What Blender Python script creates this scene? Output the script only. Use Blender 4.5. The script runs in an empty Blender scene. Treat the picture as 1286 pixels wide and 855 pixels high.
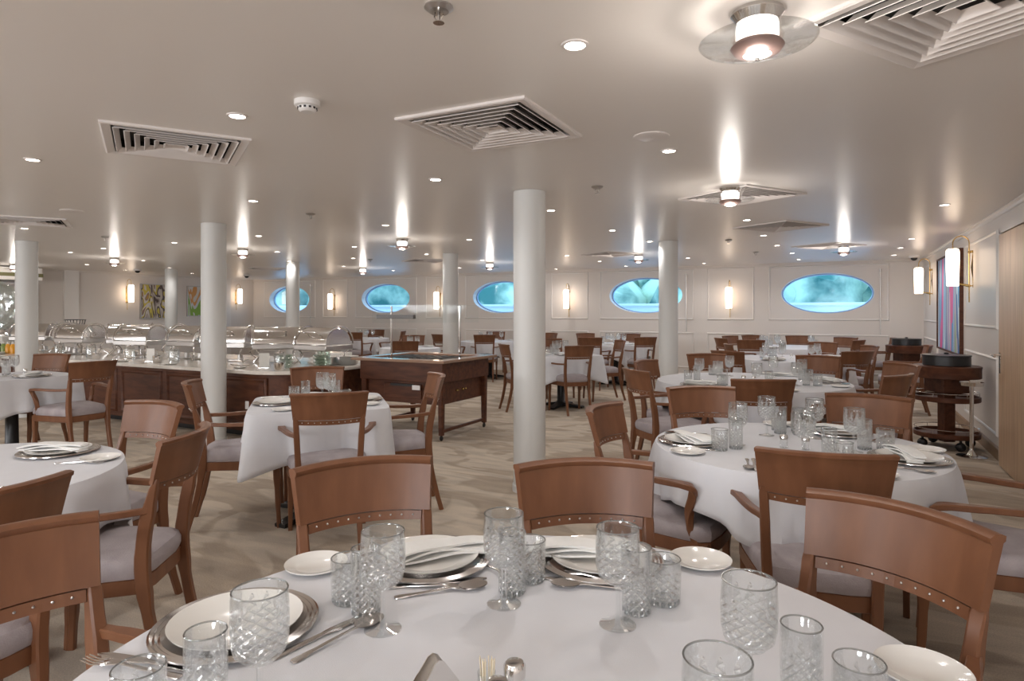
import bpy, bmesh, math, random
from mathutils import Vector, Matrix
C = bpy.context.scene.collection
rnd = random.Random(7)
PI = math.pi
TH = math.radians(27.2)            # the room is turned 27.2 degrees to the view
CT, ST = math.cos(TH), math.sin(TH)
CAMH = 1.36
CEIL = 2.27
TOP = 0.745

# ------------------------------------------------------------------ camera
cam = bpy.data.cameras.new('camera'); cam_o = bpy.data.objects.new('camera', cam); C.objects.link(cam_o)
cam_o.location = (0, 0, CAMH); cam_o.rotation_euler = (PI/2, 0, TH)
cam.sensor_width = 36; cam.lens = 800*36/1286; cam.shift_y = -36.5/1286; cam.clip_start = 0.03; cam.clip_end = 400
bpy.context.scene.camera = cam_o
# ------------------------------------------------------------------ sky
w = bpy.data.worlds.new('sky'); bpy.context.scene.world = w; w.use_nodes = True
wn = w.node_tree.nodes; wl = w.node_tree.links
bg = wn['Background']; bg.inputs['Color'].default_value = (0.42, 0.70, 1.0, 1); bg.inputs['Strength'].default_value = 1.9
# ------------------------------------------------------------------ exposure and lamp strengths
vs = bpy.context.scene.view_settings
vs.view_transform = 'Standard'; vs.look = 'None'; vs.gamma = 1; vs.use_curve_mapping = False
vs.exposure = 0.83
SPOT_W = 8.5; SHADE_E = 2.6; DISC_E = 2.6; LAMP_W = 4.5; DOWN_E = 12.0; FILL_W = 39.0
# added fill lights behind the camera, brightening the ceiling and chair backs
for i in range(5):
    a = bpy.data.lights.new('window_daylight', 'AREA'); a.shape = 'ELLIPSE'; a.size = 1.5; a.size_y = 0.74; a.energy = FILL_W; a.color = (1.0, 0.975, 0.975)
    o = bpy.data.objects.new('window_daylight', a); C.objects.link(o); o.location = (-0.213-3.39*i, -3.24, 1.695); o.rotation_euler = (PI/2, 0, 0)
SPOT_COL = (1.0, 0.975, 0.965)

def W(X, Z):
    "metres right of / ahead of the camera -> room coordinates"
    return (X*CT - Z*ST, X*ST + Z*CT)
def Wd(nx, nz):
    "facing direction -> rotation so that local +y points that way"
    x, y = W(nx, nz)
    return math.atan2(-x, y)

# ------------------------------------------------------------------ materials
def nt(name):
    m = bpy.data.materials.new(name); m.use_nodes = True
    t = m.node_tree; b = t.nodes['Principled BSDF']
    return m, t, b
def setp(b, **k):
    for a, v in k.items():
        a = a.replace('_', ' ')
        if a in b.inputs: b.inputs[a].default_value = v
def simple(name, col, rough=0.5, metal=0.0, spec=0.5):
    m, t, b = nt(name)
    b.inputs['Base Color'].default_value = (*col, 1); b.inputs['Roughness'].default_value = rough
    b.inputs['Metallic'].default_value = metal; b.inputs['Specular IOR Level'].default_value = spec
    return m
def emit(name, col, s):
    m, t, b = nt(name)
    b.inputs['Base Color'].default_value = (*col, 1)
    b.inputs['Emission Color'].default_value = (*col, 1); b.inputs['Emission Strength'].default_value = s
    return m
def noisy(name, c1, c2, scale=(1, 1, 1), nscale=5, rough=0.5, bump=0.0, metal=0, detail=3, spec=0.5, lo=0.35, hi=0.65, dist=0.0, coord='Object', bscale=None):
    m, t, b = nt(name)
    tc = t.nodes.new('ShaderNodeTexCoord'); mp = t.nodes.new('ShaderNodeMapping'); mp.inputs['Scale'].default_value = scale
    nz = t.nodes.new('ShaderNodeTexNoise'); nz.inputs['Scale'].default_value = nscale; nz.inputs['Detail'].default_value = detail
    nz.inputs['Distortion'].default_value = dist
    cr = t.nodes.new('ShaderNodeValToRGB')
    cr.color_ramp.elements[0].color = (*c1, 1); cr.color_ramp.elements[1].color = (*c2, 1)
    cr.color_ramp.elements[0].position = lo; cr.color_ramp.elements[1].position = hi
    L = t.links.new
    L(tc.outputs[coord], mp.inputs['Vector']); L(mp.outputs[0], nz.inputs['Vector']); L(nz.outputs['Fac'], cr.inputs[0]); L(cr.outputs[0], b.inputs['Base Color'])
    b.inputs['Roughness'].default_value = rough; b.inputs['Metallic'].default_value = metal; b.inputs['Specular IOR Level'].default_value = spec
    if bump:
        bp = t.nodes.new('ShaderNodeBump'); bp.inputs['Strength'].default_value = bump; bp.inputs['Distance'].default_value = 0.01
        if bscale:
            n2 = t.nodes.new('ShaderNodeTexNoise'); n2.inputs['Scale'].default_value = bscale; L(tc.outputs[coord], n2.inputs['Vector']); L(n2.outputs['Fac'], bp.inputs['Height'])
        else: L(nz.outputs['Fac'], bp.inputs['Height'])
        L(bp.outputs[0], b.inputs['Normal'])
    return m
M = {}
M['wood'] = noisy('walnut_wood', (0.150, 0.060, 0.028), (0.215, 0.092, 0.044), (7, 7, 0.6), 2.6, 0.38, 0.0, detail=4, spec=0.38, dist=0.3, lo=0.25, hi=0.75)
M['wood_dark'] = noisy('dark_mahogany', (0.065, 0.021, 0.010), (0.12, 0.042, 0.020), (1.5, 8, 8), 2.5, 0.45, detail=5, spec=0.3, dist=0.5)
M['oak'] = noisy('pale_oak', (0.46, 0.30, 0.185), (0.60, 0.42, 0.275), (14, 14, 0.7), 2.0, 0.42, detail=6, dist=0.8)
M['seat'] = noisy('mauve_seat_fabric', (0.33, 0.29, 0.30), (0.42, 0.375, 0.385), (1, 1, 1), 11, 0.75, 0.25, detail=4, bscale=220)
M['linen'] = noisy('white_linen', (0.685, 0.69, 0.72), (0.72, 0.725, 0.755), (1, 1, 1), 6, 0.75, 0.12, bscale=500)
M['napkin'] = noisy('white_napkin', (0.82, 0.82, 0.80), (0.88, 0.88, 0.86), (1, 1, 1), 20, 0.8, 0.15, bscale=300)
M['wall'] = simple('cream_wall_paint', (0.74, 0.69, 0.645), 0.38)
M['mould'] = simple('cream_moulding_paint', (0.80, 0.765, 0.73), 0.35)
M['ceiling'] = simple('satin_ceiling_paint', (0.80, 0.755, 0.71), 0.30, spec=0.40)
M['column'] = simple('pale_column_paint', (0.66, 0.66, 0.64), 0.42)
M['vent'] = simple('vent_enamel', (0.76, 0.71, 0.68), 0.4)
M['black'] = simple('black_paint', (0.012, 0.012, 0.013), 0.35)
M['dark'] = simple('dark_void', (0.02, 0.018, 0.017), 0.8)
M['chrome'] = simple('polished_steel', (0.75, 0.73, 0.71), 0.12, 1.0)
M['steel'] = simple('brushed_steel', (0.55, 0.53, 0.51), 0.32, 1.0)
M['silver'] = simple('cutlery_silver', (0.62, 0.59, 0.57), 0.17, 1.0)
M['dull_steel'] = simple('dull_grey_metal', (0.20, 0.19, 0.19), 0.5, 0.3)
M['brass'] = simple('aged_brass', (0.52, 0.36, 0.14), 0.27, 1.0)
M['china'] = simple('white_china', (0.82, 0.80, 0.76), 0.12)
M['marble'] = noisy('cream_marble', (0.66, 0.60, 0.54), (0.76, 0.72, 0.66), (1, 1, 1), 4, 0.16, detail=8, dist=1.5)
M['shade'] = emit('opal_lamp_glass', (1.0, 0.80, 0.62), SHADE_E)
M['bulb'] = emit('downlight_lens', (1.0, 0.92, 0.82), DOWN_E)
M['disc'] = emit('lit_lamp_glass', (1.0, 0.93, 0.88), DISC_E)
M['white'] = simple('white_plastic', (0.78, 0.76, 0.74), 0.4)
M['bronze'] = simple('bronze_shade', (0.30, 0.21, 0.19), 0.3, 0.8)
M['paper'] = simple('printed_card', (0.75, 0.73, 0.68), 0.6)
M['lime'] = simple('green_juice', (0.24, 0.32, 0.08), 0.3)
M['orange'] = simple('orange_juice', (0.80, 0.36, 0.03), 0.3)
M['hull'] = simple('white_bulwark_paint', (0.85, 0.9, 0.95), 0.4)
M['skirt'] = noisy('wood_skirting', (0.27, 0.17, 0.10), (0.36, 0.24, 0.15), (1, 1, 8), 3, 0.4)
M['spring'] = noisy('wooded_bank', (0.05, 0.16, 0.13), (0.62, 0.72, 0.52), (1, 1, 1), 0.42, 0.9, detail=9, lo=0.42, hi=0.62)
def carpet():
    m, t, b = nt('patterned_carpet'); L = t.links.new
    tc = t.nodes.new('ShaderNodeTexCoord')
    def nz(scale, sc, det, dist):
        mp = t.nodes.new('ShaderNodeMapping'); mp.inputs['Scale'].default_value = sc; mp.inputs['Rotation'].default_value = (0, 0, 0.5)
        n = t.nodes.new('ShaderNodeTexNoise'); n.inputs['Scale'].default_value = scale; n.inputs['Detail'].default_value = det; n.inputs['Distortion'].default_value = dist
        L(tc.outputs['Object'], mp.inputs['Vector']); L(mp.outputs[0], n.inputs['Vector']); return n
    def ramp(n, c1, c2, lo, hi):
        r = t.nodes.new('ShaderNodeValToRGB'); r.color_ramp.elements[0].color = (*c1, 1); r.color_ramp.elements[1].color = (*c2, 1)
        r.color_ramp.elements[0].position = lo; r.color_ramp.elements[1].position = hi; L(n.outputs['Fac'], r.inputs[0]); return r
    a = ramp(nz(1.3, (1, 1.6, 1), 2, 1.2), (0.44, 0.365, 0.29), (0.58, 0.50, 0.41), 0.47, 0.52)
    c = ramp(nz(4.0, (0.6, 2.6, 1), 4, 0.6), (0.86, 0.86, 0.86), (1.06, 1.05, 1.03), 0.38, 0.62)
    e = ramp(nz(160, (1, 1, 1), 2, 0), (0.85, 0.85, 0.85), (1.1, 1.1, 1.1), 0.3, 0.7)
    m1 = t.nodes.new('ShaderNodeMixRGB'); m1.blend_type = 'MULTIPLY'; m1.inputs[0].default_value = 1
    m2 = t.nodes.new('ShaderNodeMixRGB'); m2.blend_type = 'MULTIPLY'; m2.inputs[0].default_value = 1
    L(a.outputs[0], m1.inputs[1]); L(c.outputs[0], m1.inputs[2]); L(m1.outputs[0], m2.inputs[1]); L(e.outputs[0], m2.inputs[2]); L(m2.outputs[0], b.inputs['Base Color'])
    b.inputs['Roughness'].default_value = 0.95; b.inputs['Specular IOR Level'].default_value = 0.15
    bp = t.nodes.new('ShaderNodeBump'); bp.inputs['Strength'].default_value = 0.3; bp.inputs['Distance'].default_value = 0.005
    n = nz(420, (1, 1, 1), 1, 0); L(n.outputs['Fac'], bp.inputs['Height']); L(bp.outputs[0], b.inputs['Normal'])
    return m
M['carpet'] = carpet()
def glassy(name, tint=(0.965, 0.975, 0.975), cut=False, base=0.10, top=0.55):
    m, t, b = nt(name); L = t.links.new
    out = t.nodes['Material Output']; t.nodes.remove(b)
    tr = t.nodes.new('ShaderNodeBsdfTransparent'); tr.inputs[0].default_value = (*tint, 1)
    gl = t.nodes.new('ShaderNodeBsdfGlossy'); gl.inputs['Roughness'].default_value = 0.04; gl.inputs[0].default_value = (1, 1, 1, 1)
    lw = t.nodes.new('ShaderNodeLayerWeight'); lw.inputs['Blend'].default_value = 0.32
    mr = t.nodes.new('ShaderNodeMapRange'); mr.inputs['To Min'].default_value = base*0.5; mr.inputs['To Max'].default_value = top
    L(lw.outputs['Fresnel'], mr.inputs[0])
    mix = t.nodes.new('ShaderNodeMixShader'); L(mr.outputs[0], mix.inputs[0]); L(tr.outputs[0], mix.inputs[1]); L(gl.outputs[0], mix.inputs[2])
    last = mix
    if cut:
        tc = t.nodes.new('ShaderNodeTexCoord'); sp = t.nodes.new('ShaderNodeSeparateXYZ'); L(tc.outputs['Object'], sp.inputs[0])
        at = t.nodes.new('ShaderNodeMath'); at.operation = 'ARCTAN2'; L(sp.outputs[1], at.inputs[0]); L(sp.outputs[0], at.inputs[1])
        def mth(op, a, bb):
            n = t.nodes.new('ShaderNodeMath'); n.operation = op
            for i, v in enumerate((a, bb)):
                if v is None: continue
                if isinstance(v, (int, float)): n.inputs[i].default_value = v
                else: L(v, n.inputs[i])
            return n.outputs[0]
        za = mth('MULTIPLY', sp.outputs[2], 210.0)
        an = mth('MULTIPLY', at.outputs[0], 6.0)
        s1 = mth('ABSOLUTE', mth('SINE', mth('ADD', an, za), None), None)
        s2 = mth('ABSOLUTE', mth('SINE', mth('SUBTRACT', an, za), None), None)
        mn = mth('MINIMUM', s1, s2)                       # 0 along the cuts
        line = mth('LESS_THAN', mn, 0.17)
        # cuts live on a band of the wall, fading into single strokes near the rim
        zlim = mth('GREATER_THAN', mth('ADD', mth('SINE', mth('MULTIPLY', at.outputs[0], 12.0), None), mth('MULTIPLY', mth('SUBTRACT', sp.outputs[2], cut), -70.0)), 0.0)
        msk = mth('MULTIPLY', line, zlim)
        bp = t.nodes.new('ShaderNodeBump'); bp.inputs['Strength'].default_value = 1.0; bp.inputs['Distance'].default_value = 0.004
        L(mth('MULTIPLY', mn, zlim), bp.inputs['Height'])
        for n in (gl, lw): L(bp.outputs[0], n.inputs['Normal'])
        di = t.nodes.new('ShaderNodeBsdfTranslucent'); di.inputs[0].default_value = (0.95, 0.97, 0.97, 1)
        d2 = t.nodes.new('ShaderNodeBsdfGlossy'); d2.inputs['Roughness'].default_value = 0.18; d2.inputs[0].default_value = (0.9, 0.93, 0.95, 1); L(bp.outputs[0], d2.inputs['Normal'])
        mm = t.nodes.new('ShaderNodeMixShader'); mm.inputs[0].default_value = 0.5; L(di.outputs[0], mm.inputs[1]); L(d2.outputs[0], mm.inputs[2])
        frost = mth('ADD', mth('MULTIPLY', msk, 0.34), mth('MULTIPLY', zlim, 0.05))
        mx = t.nodes.new('ShaderNodeMixShader'); L(frost, mx.inputs[0]); L(mix.outputs[0], mx.inputs[1]); L(mm.outputs[0], mx.inputs[2])
        last = mx
    L(last.outputs[0], out.inputs['Surface'])
    return m
M['glass'] = glassy('clear_glass')
M['rim'] = glassy('glass_rim', (0.62, 0.66, 0.67), base=0.5, top=0.7)
M['goblet'] = glassy('cut_goblet_glass', cut=0.155)
M['tall'] = glassy('cut_highball_glass', cut=0.085)
M['short'] = glassy('cut_tumbler_glass', cut=0.06)
M['pane'] = glassy('window_pane_glass', (0.88, 0.95, 1.0), base=0.0, top=0.06)
M['guard_glass'] = glassy('sneeze_guard_glass', (0.97, 0.98, 0.98), base=0.0, top=0.10)
M['green_glass'] = glassy('green_tinted_glass', (0.88, 0.93, 0.90))
def strokes(name, cols, scale, dist=0.6, seed=0.0):
    "painted canvas: vertical strokes of several colours"
    m, t, b = nt(name); L = t.links.new
    tc = t.nodes.new('ShaderNodeTexCoord'); mp = t.nodes.new('ShaderNodeMapping'); mp.inputs['Scale'].default_value = scale; mp.inputs['Location'].default_value = (seed, seed, seed)
    nz = t.nodes.new('ShaderNodeTexNoise'); nz.inputs['Scale'].default_value = 1; nz.inputs['Detail'].default_value = 1.2; nz.inputs['Distortion'].default_value = dist
    r = t.nodes.new('ShaderNodeValToRGB'); r.color_ramp.interpolation = 'CONSTANT'
    n = len(cols)
    r.color_ramp.elements[0].color = (*cols[0], 1); r.color_ramp.elements[0].position = 0
    r.color_ramp.elements[1].color = (*cols[-1], 1); r.color_ramp.elements[1].position = 0.72
    for i in range(1, n-1):
        e = r.color_ramp.elements.new(0.30 + 0.42*i/(n-1)); e.color = (*cols[i], 1)
    L(tc.outputs['Object'], mp.inputs['Vector']); L(mp.outputs[0], nz.inputs['Vector']); L(nz.outputs['Fac'], r.inputs[0]); L(r.outputs[0], b.inputs['Base Color'])
    b.inputs['Roughness'].default_value = 0.5
    return m
M['art_blue'] = strokes('striped_canvas', [(0.30, 0.45, 0.20), (0.55, 0.5, 0.55), (0.05, 0.16, 0.42), (0.62, 0.75, 0.82), (0.10, 0.33, 0.62), (0.75, 0.10, 0.33), (0.66, 0.62, 0.66), (0.12, 0.45, 0.55), (0.35, 0.3, 0.5)], (1, 2.6, 0.22), 0.25)
M['art_arch'] = strokes('arches_canvas', [(0.10, 0.07, 0.06), (0.42, 0.36, 0.34), (0.6, 0.56, 0.52), (0.12, 0.09, 0.09), (0.62, 0.52, 0.10), (0.66, 0.63, 0.62), (0.3, 0.2, 0.15), (0.5, 0.3, 0.06)], (1, 4.2, 1.3), 1.5, 3.0)
M['art_pale'] = strokes('pale_canvas', [(0.75, 0.72, 0.68), (0.72, 0.36, 0.12), (0.66, 0.68, 0.7), (0.25, 0.45, 0.06), (0.7, 0.7, 0.72), (0.72, 0.45, 0.10)], (1, 3.6, 1.2), 1.0, 9.0)

# ------------------------------------------------------------------ mesh helpers
def bm_new(): return bmesh.new()
def obj(name, bm, mat, parent=None, smooth=True, loc=None):
    me = bpy.data.meshes.new(name)
    bmesh.ops.recalc_face_normals(bm, faces=bm.faces)
    bm.to_mesh(me); bm.free()
    if smooth:
        me.polygons.foreach_set('use_smooth', [True]*len(me.polygons))
        try: me.set_sharp_from_angle(angle=math.radians(38))
        except Exception: pass
    me.materials.append(M[mat] if isinstance(mat, str) else mat)
    o = bpy.data.objects.new(name, me); C.objects.link(o)
    if parent is not None: o.parent = parent
    if loc: o.location = loc
    return o
def box(bm, c, s, rz=0, bevel=0.0, mtx=None):
    r = bmesh.ops.create_cube(bm, size=1.0)
    vs_ = r['verts']
    bmesh.ops.scale(bm, verts=vs_, vec=s)
    if bevel:
        es = list({e for v in vs_ for e in v.link_edges})
        rr = bmesh.ops.bevel(bm, geom=es, offset=bevel, segments=1, affect='EDGES')
        vs_ = list({v for f in rr['faces'] for v in f.verts} | {v for v in vs_ if v.is_valid})
    if rz: bmesh.ops.rotate(bm, verts=vs_, cent=(0, 0, 0), matrix=Matrix.Rotation(rz, 3, 'Z'))
    if mtx is not None: bmesh.ops.transform(bm, matrix=mtx, verts=vs_)
    bmesh.ops.translate(bm, verts=vs_, vec=c)
def cyl(bm, c, r, h, seg=16, r2=None):
    m = Matrix.Translation(Vector(c) + Vector((0, 0, h/2)))
    bmesh.ops.create_cone(bm, cap_ends=True, segments=seg, radius1=r, radius2=r if r2 is None else r2, depth=h, matrix=m)
def ball(bm, c, r, seg=12, scale=(1, 1, 1)):
    m = Matrix.Translation(Vector(c)) @ Matrix.Diagonal((*scale, 1))
    bmesh.ops.create_uvsphere(bm, u_segments=seg, v_segments=max(6, seg*2//3), radius=r, matrix=m)
def lathe(bm, prof, seg=24, c=(0, 0, 0), a0=0.0, a1=2*PI):
    full = abs(a1-a0-2*PI) < 1e-6
    n = seg if full else seg+1
    rings = []
    for r, z in prof:
        if r < 1e-6: rings.append([bm.verts.new((c[0], c[1], c[2]+z))]); continue
        rings.append([bm.verts.new((c[0]+r*math.cos(a0+(a1-a0)*i/seg), c[1]+r*math.sin(a0+(a1-a0)*i/seg), c[2]+z)) for i in range(n)])
    for A, B in zip(rings, rings[1:]):
        m = seg
        for i in range(m):
            j = (i+1) % n
            if len(A) == 1 and len(B) == 1: continue
            if len(A) == 1: bm.faces.new((A[0], B[i], B[j]))
            elif len(B) == 1: bm.faces.new((A[i], A[j], B[0]))
            else: bm.faces.new((A[i], A[j], B[j], B[i]))
def sweep(bm, pts, wd, ht, up=(0, 0, 1), cap=True, rnd_=False):
    "rectangular (or 8-sided) section swept along a path; wd/ht may be lists"
    pts = [Vector(p) for p in pts]; n = len(pts)
    if not isinstance(wd, (list, tuple)): wd = [wd]*n
    if not isinstance(ht, (list, tuple)): ht = [ht]*n
    rings = []
    for i, p in enumerate(pts):
        t = (pts[min(i+1, n-1)] - pts[max(i-1, 0)]).normalized()
        u = Vector(up); s = t.cross(u)
        if s.length < 1e-4: s = t.cross(Vector((0, 1, 0)))
        s.normalize(); v = s.cross(t).normalized()
        a, b = wd[i]/2, ht[i]/2
        if rnd_: cs = [(math.cos(k*PI/4+PI/8)*a, math.sin(k*PI/4+PI/8)*b) for k in range(8)]
        else:
            q = min(a, b)*0.3
            cs = [(a-q, -b), (a, -b+q), (a, b-q), (a-q, b), (-a+q, b), (-a, b-q), (-a, -b+q), (-a+q, -b)]
        rings.append([bm.verts.new(p + s*x + v*y) for x, y in cs])
    for A, B in zip(rings, rings[1:]):
        for k in range(8):
            bm.faces.new((A[k], A[(k+1) % 8], B[(k+1) % 8], B[k]))
    if cap:
        bm.faces.new(rings[0][::-1]); bm.faces.new(rings[-1])
def tube(bm, pts, r, cap=True): sweep(bm, pts, 2*r, 2*r, cap=cap, rnd_=True)
def smoothpts(pts, n=5):
    "Catmull-Rom through points"
    P = [Vector(p) for p in pts]; P = [P[0]*2-P[1]] + P + [P[-1]*2-P[-2]]
    out = []
    for i in range(1, len(P)-2):
        for k in range(n):
            t = k/n
            out.append(0.5*((2*P[i]) + (P[i+1]-P[i-1])*t + (2*P[i-1]-5*P[i]+4*P[i+1]-P[i+2])*t*t + (3*P[i]-P[i-1]-3*P[i+1]+P[i+2])*t**3))
    out.append(P[-2]); return out
def loft(bm, rings, cap=True, closed=True):
    R = [[bm.verts.new(p) for p in r] for r in rings]
    n = len(R[0])
    for A, B in zip(R, R[1:]):
        for k in range(n if closed else n-1):
            bm.faces.new((A[k], A[(k+1) % n], B[(k+1) % n], B[k]))
    if cap: bm.faces.new(R[0][::-1]); bm.faces.new(R[-1])

def tagit(o, label=None, cat=None, group=None, kind=None):
    if label: o['label'] = label
    if cat: o['category'] = cat
    if group: o['group'] = group
    if kind: o['kind'] = kind
    return o
def thing(name, label, cat, loc=(0, 0, 0), rz=0, group=None):
    o = bpy.data.objects.new(name, None); C.objects.link(o); o.empty_display_size = 0.1
    o.location = loc; o.rotation_euler = (0, 0, rz)
    return tagit(o, label, cat, group)
KIDS = {}
def dup(root, loc, rz=0, label=None, group=None):
    r = root.copy(); C.objects.link(r); r.location = loc; r.rotation_euler = (0, 0, rz)
    if label: r['label'] = label
    if group: r['group'] = group
    if root.name not in KIDS: KIDS[root.name] = [(ch, list(ch.children)) for ch in root.children]
    for ch, gs in KIDS[root.name]:
        c = ch.copy(); C.objects.link(c); c.parent = r
        for g in gs:
            d = g.copy(); C.objects.link(d); d.parent = c
    return r
PROTO = {}
def place(key, maker, loc, rz, label, group=None):
    "first time moves the prototype itself, later times copies it"
    if key not in PROTO:
        o = maker(); PROTO[key] = o; o.location = loc; o.rotation_euler = (0, 0, rz); o['label'] = label
        if group: o['group'] = group
        return o
    return dup(PROTO[key], loc, rz, label, group)
def struct(name, bm, mat, parent=None, smooth=False):
    o = obj(name, bm, mat, parent, smooth)
    if parent is None: o['kind'] = 'structure'
    return o

# ------------------------------------------------------------------ room shell
XR, XL, YB, YF = 1.30, -15.19, 13.07, -3.2
bm = bm_new(); box(bm, ((XR+XL)/2, (YB+YF)/2, -0.05), (XR-XL+0.4, YB-YF+0.4, 0.1)); struct('floor', bm, 'carpet')
# ceiling diffusers (centre in metres right/ahead)
VENTS = []
def cpos(px, py, z=CEIL):
    Z = (z-CAMH)*800/(391-py); return W((px-643)/800*Z, Z)
VR = math.radians(57)
VC = [(-0.095, 3.14, 0), (-1.834, 3.48, VR), (1.36, 1.90, VR), (1.80, 5.01, VR), (2.86, 6.8, VR), (4.38, 8.82, VR), (1.57, 10.1, VR), (-4.85, 6.39, VR), (-1.54, 11.4, VR), (-5.2, 13.5, VR)]
VHALF = 0.34
for X, Z, r in VC:
    x, y = W(X, Z); VENTS.append((x, y, r, (VHALF-0.03)*(abs(math.cos(r))+abs(math.sin(r)))))
bm = bm_new()
xs = sorted({XL-0.1, XR+0.1} | {round(v[0]+s*v[3], 4) for v in VENTS for s in (-1, 1)})
ys = sorted({YF-0.1, YB+0.1} | {round(v[1]+s*v[3], 4) for v in VENTS for s in (-1, 1)})
grid = {}
def gv(i, j):
    if (i, j) not in grid: grid[(i, j)] = bm.verts.new((xs[i], ys[j], CEIL))
    return grid[(i, j)]
for i in range(len(xs)-1):
    for j in range(len(ys)-1):
        mx, my = (xs[i]+xs[i+1])/2, (ys[j]+ys[j+1])/2
        if any(abs(mx-v[0]) < v[3] and abs(my-v[1]) < v[3] for v in VENTS): continue
        bm.faces.new((gv(i, j), gv(i, j+1), gv(i+1, j+1), gv(i+1, j)))
for x, y, r, h in VENTS:
    if r == 0: continue
    q = VHALF-0.03; c_, s_ = math.cos(r), math.sin(r)
    K4 = [(x+q*(a*c_-b*s_), y+q*(a*s_+b*c_)) for a, b in ((1, 1), (-1, 1), (-1, -1), (1, -1))]
    for i in range(4):
        p, n_ = K4[i], K4[(i+1) % 4]
        # corner of the bounding square lying outside this edge
        mx, my = (p[0]+n_[0])/2-x, (p[1]+n_[1])/2-y
        cc = (x+math.copysign(h, mx), y+math.copysign(h, my))
        bm.faces.new([bm.verts.new((*p, CEIL)), bm.verts.new((*n_, CEIL)), bm.verts.new((*cc, CEIL))])
ceil_o = struct('ceiling', bm, 'ceiling')
# walls
def frame_ring(bm, u0, u1, z0, z1, put, wd=0.032, dp=0.016):
    "a picture-frame moulding on a wall; put(u, z, d) -> point"
    prof = [(0, 0), (0.006, dp*0.6), (wd*0.45, dp), (wd*0.8, dp*0.7), (wd, 0)]
    rings = []
    for off, d in prof:
        rings.append([put(u0+off, z0+off, d), put(u1-off, z0+off, d), put(u1-off, z1-off, d), put(u0+off, z1-off, d)])
    loft(bm, rings, cap=False)
# hull wall (far) with five oval openings
WIN = [(-0.213-3.39*i) for i in range(5)]
WZ, WA, WB = 1.695, 0.77, 0.372
THK = 0.22
def quad(bm, a, b, c, d): bm.faces.new([bm.verts.new(p) for p in (a, b, c, d)])
edges = [XL-0.1] + sorted(sum([[x-1.1, x+1.1] for x in WIN], [])) + [XR+0.1]
N = 64
def hull_wall(YW, thk):
    bm = bm_new()
    for k in range(0, len(edges), 2):
        quad(bm, (edges[k], YW, 0), (edges[k+1], YW, 0), (edges[k+1], YW, CEIL), (edges[k], YW, CEIL))
    for x in WIN:
        x1 = x+1.1
        def rect_pt(a):
            c, s = math.cos(a), math.sin(a)
            tx = (x1-x)/abs(c) if abs(c) > 1e-9 else 1e9
            tz = ((CEIL-WZ)/s if s > 0 else (WZ/-s)) if abs(s) > 1e-9 else 1e9
            t = min(tx, tz); return (x+c*t, YW, WZ+s*t)
        angs = [2*PI*i/N for i in range(N)] + [math.atan2(CEIL-WZ, 1.1), math.atan2(CEIL-WZ, -1.1), math.atan2(-WZ, -1.1) % (2*PI), math.atan2(-WZ, 1.1) % (2*PI)]
        angs = sorted(angs)
        outer = [bm.verts.new(rect_pt(a)) for a in angs]
        inner = [bm.verts.new((x+WA*math.cos(a), YW, WZ+WB*math.sin(a))) for a in angs]
        back = [bm.verts.new((x+WA*math.cos(a), YW+thk, WZ+WB*math.sin(a))) for a in angs]
        for i in range(len(angs)):
            j = (i+1) % len(angs)
            bm.faces.new((outer[i], outer[j], inner[j], inner[i])); bm.faces.new((inner[i], inner[j], back[j], back[i]))
    return bm
bm = hull_wall(YB, THK)
wall_back = struct('wall_back', bm, 'wall')
pb = lambda u, z, d: (u, YB-d, z)
def panels(wall, put, spans, z0=1.19, z1=2.215, lo=(0.22, 0.94)):
    for a, b in spans:
        b1 = bm_new(); frame_ring(b1, a, b, z0, z1, put); obj('panel_moulding', b1, 'mould', wall)
        b1 = bm_new(); frame_ring(b1, a, b, lo[0], lo[1], put); obj('panel_moulding', b1, 'mould', wall)
sp = []
for x in WIN:
    sp.append((x-0.99, x+1.0)); sp.append((x-1.69-0.44, x-1.69+0.44))
sp = [s for s in sp if s[0] > XL+0.05]
panels(wall_back, pb, sp)
# windows: glass, inner frame, blind rod
for i, x in enumerate(WIN):
    bm = bm_new()
    rings = []
    for off, d in [(0.0, 0.0), (0.0, 0.012), (-0.022, 0.012), (-0.03, -0.03), (-0.012, -0.03)]:
        rings.append([(x+(WA+off)*math.cos(2*PI*k/N), YB+THK-0.05-d, WZ+(WB+off)*math.sin(2*PI*k/N)) for k in range(N)])
    loft(bm, rings, cap=False)
    wf = obj('window_%d' % (i+1), bm, simple('window_frame_blue', (0.30, 0.42, 0.62), 0.3) if i == 0 else M['window_frame']); wf['kind'] = 'structure'
    if i == 0: M['window_frame'] = wf.data.materials[0]
    bm = bm_new()
    for dy in (0.0, 0.006):
        bm.faces.new([bm.verts.new((x+(WA-0.01)*math.cos(2*PI*k/N), YB+THK-0.045+dy, WZ+(WB-0.01)*math.sin(2*PI*k/N))) for k in range(N)])
    obj('pane', bm, 'pane', wf)
for i, x in enumerate((WIN[0]+0.86, WIN[1]+0.86, WIN[4]+0.86)):
    bm = bm_new(); tube(bm, [(x, YB-0.05, 0.95), (x, YB-0.05, 2.08)], 0.009); cyl(bm, (x, YB-0.05, 2.06), 0.016, 0.05, 8)
    box(bm, (x, YB-0.025, 2.07), (0.02, 0.05, 0.02)); box(bm, (x, YB-0.025, 1.2), (0.02, 0.05, 0.02))
    o = obj('emergency_rod', bm, 'steel'); tagit(o, ['thin vertical steel rod on the far wall right of the rightmost oval window', 'thin vertical steel rod on the far wall just right of the column', 'thin vertical steel rod on the far wall beside the leftmost oval window'][i], 'rod', 'rods beside the windows')
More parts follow.
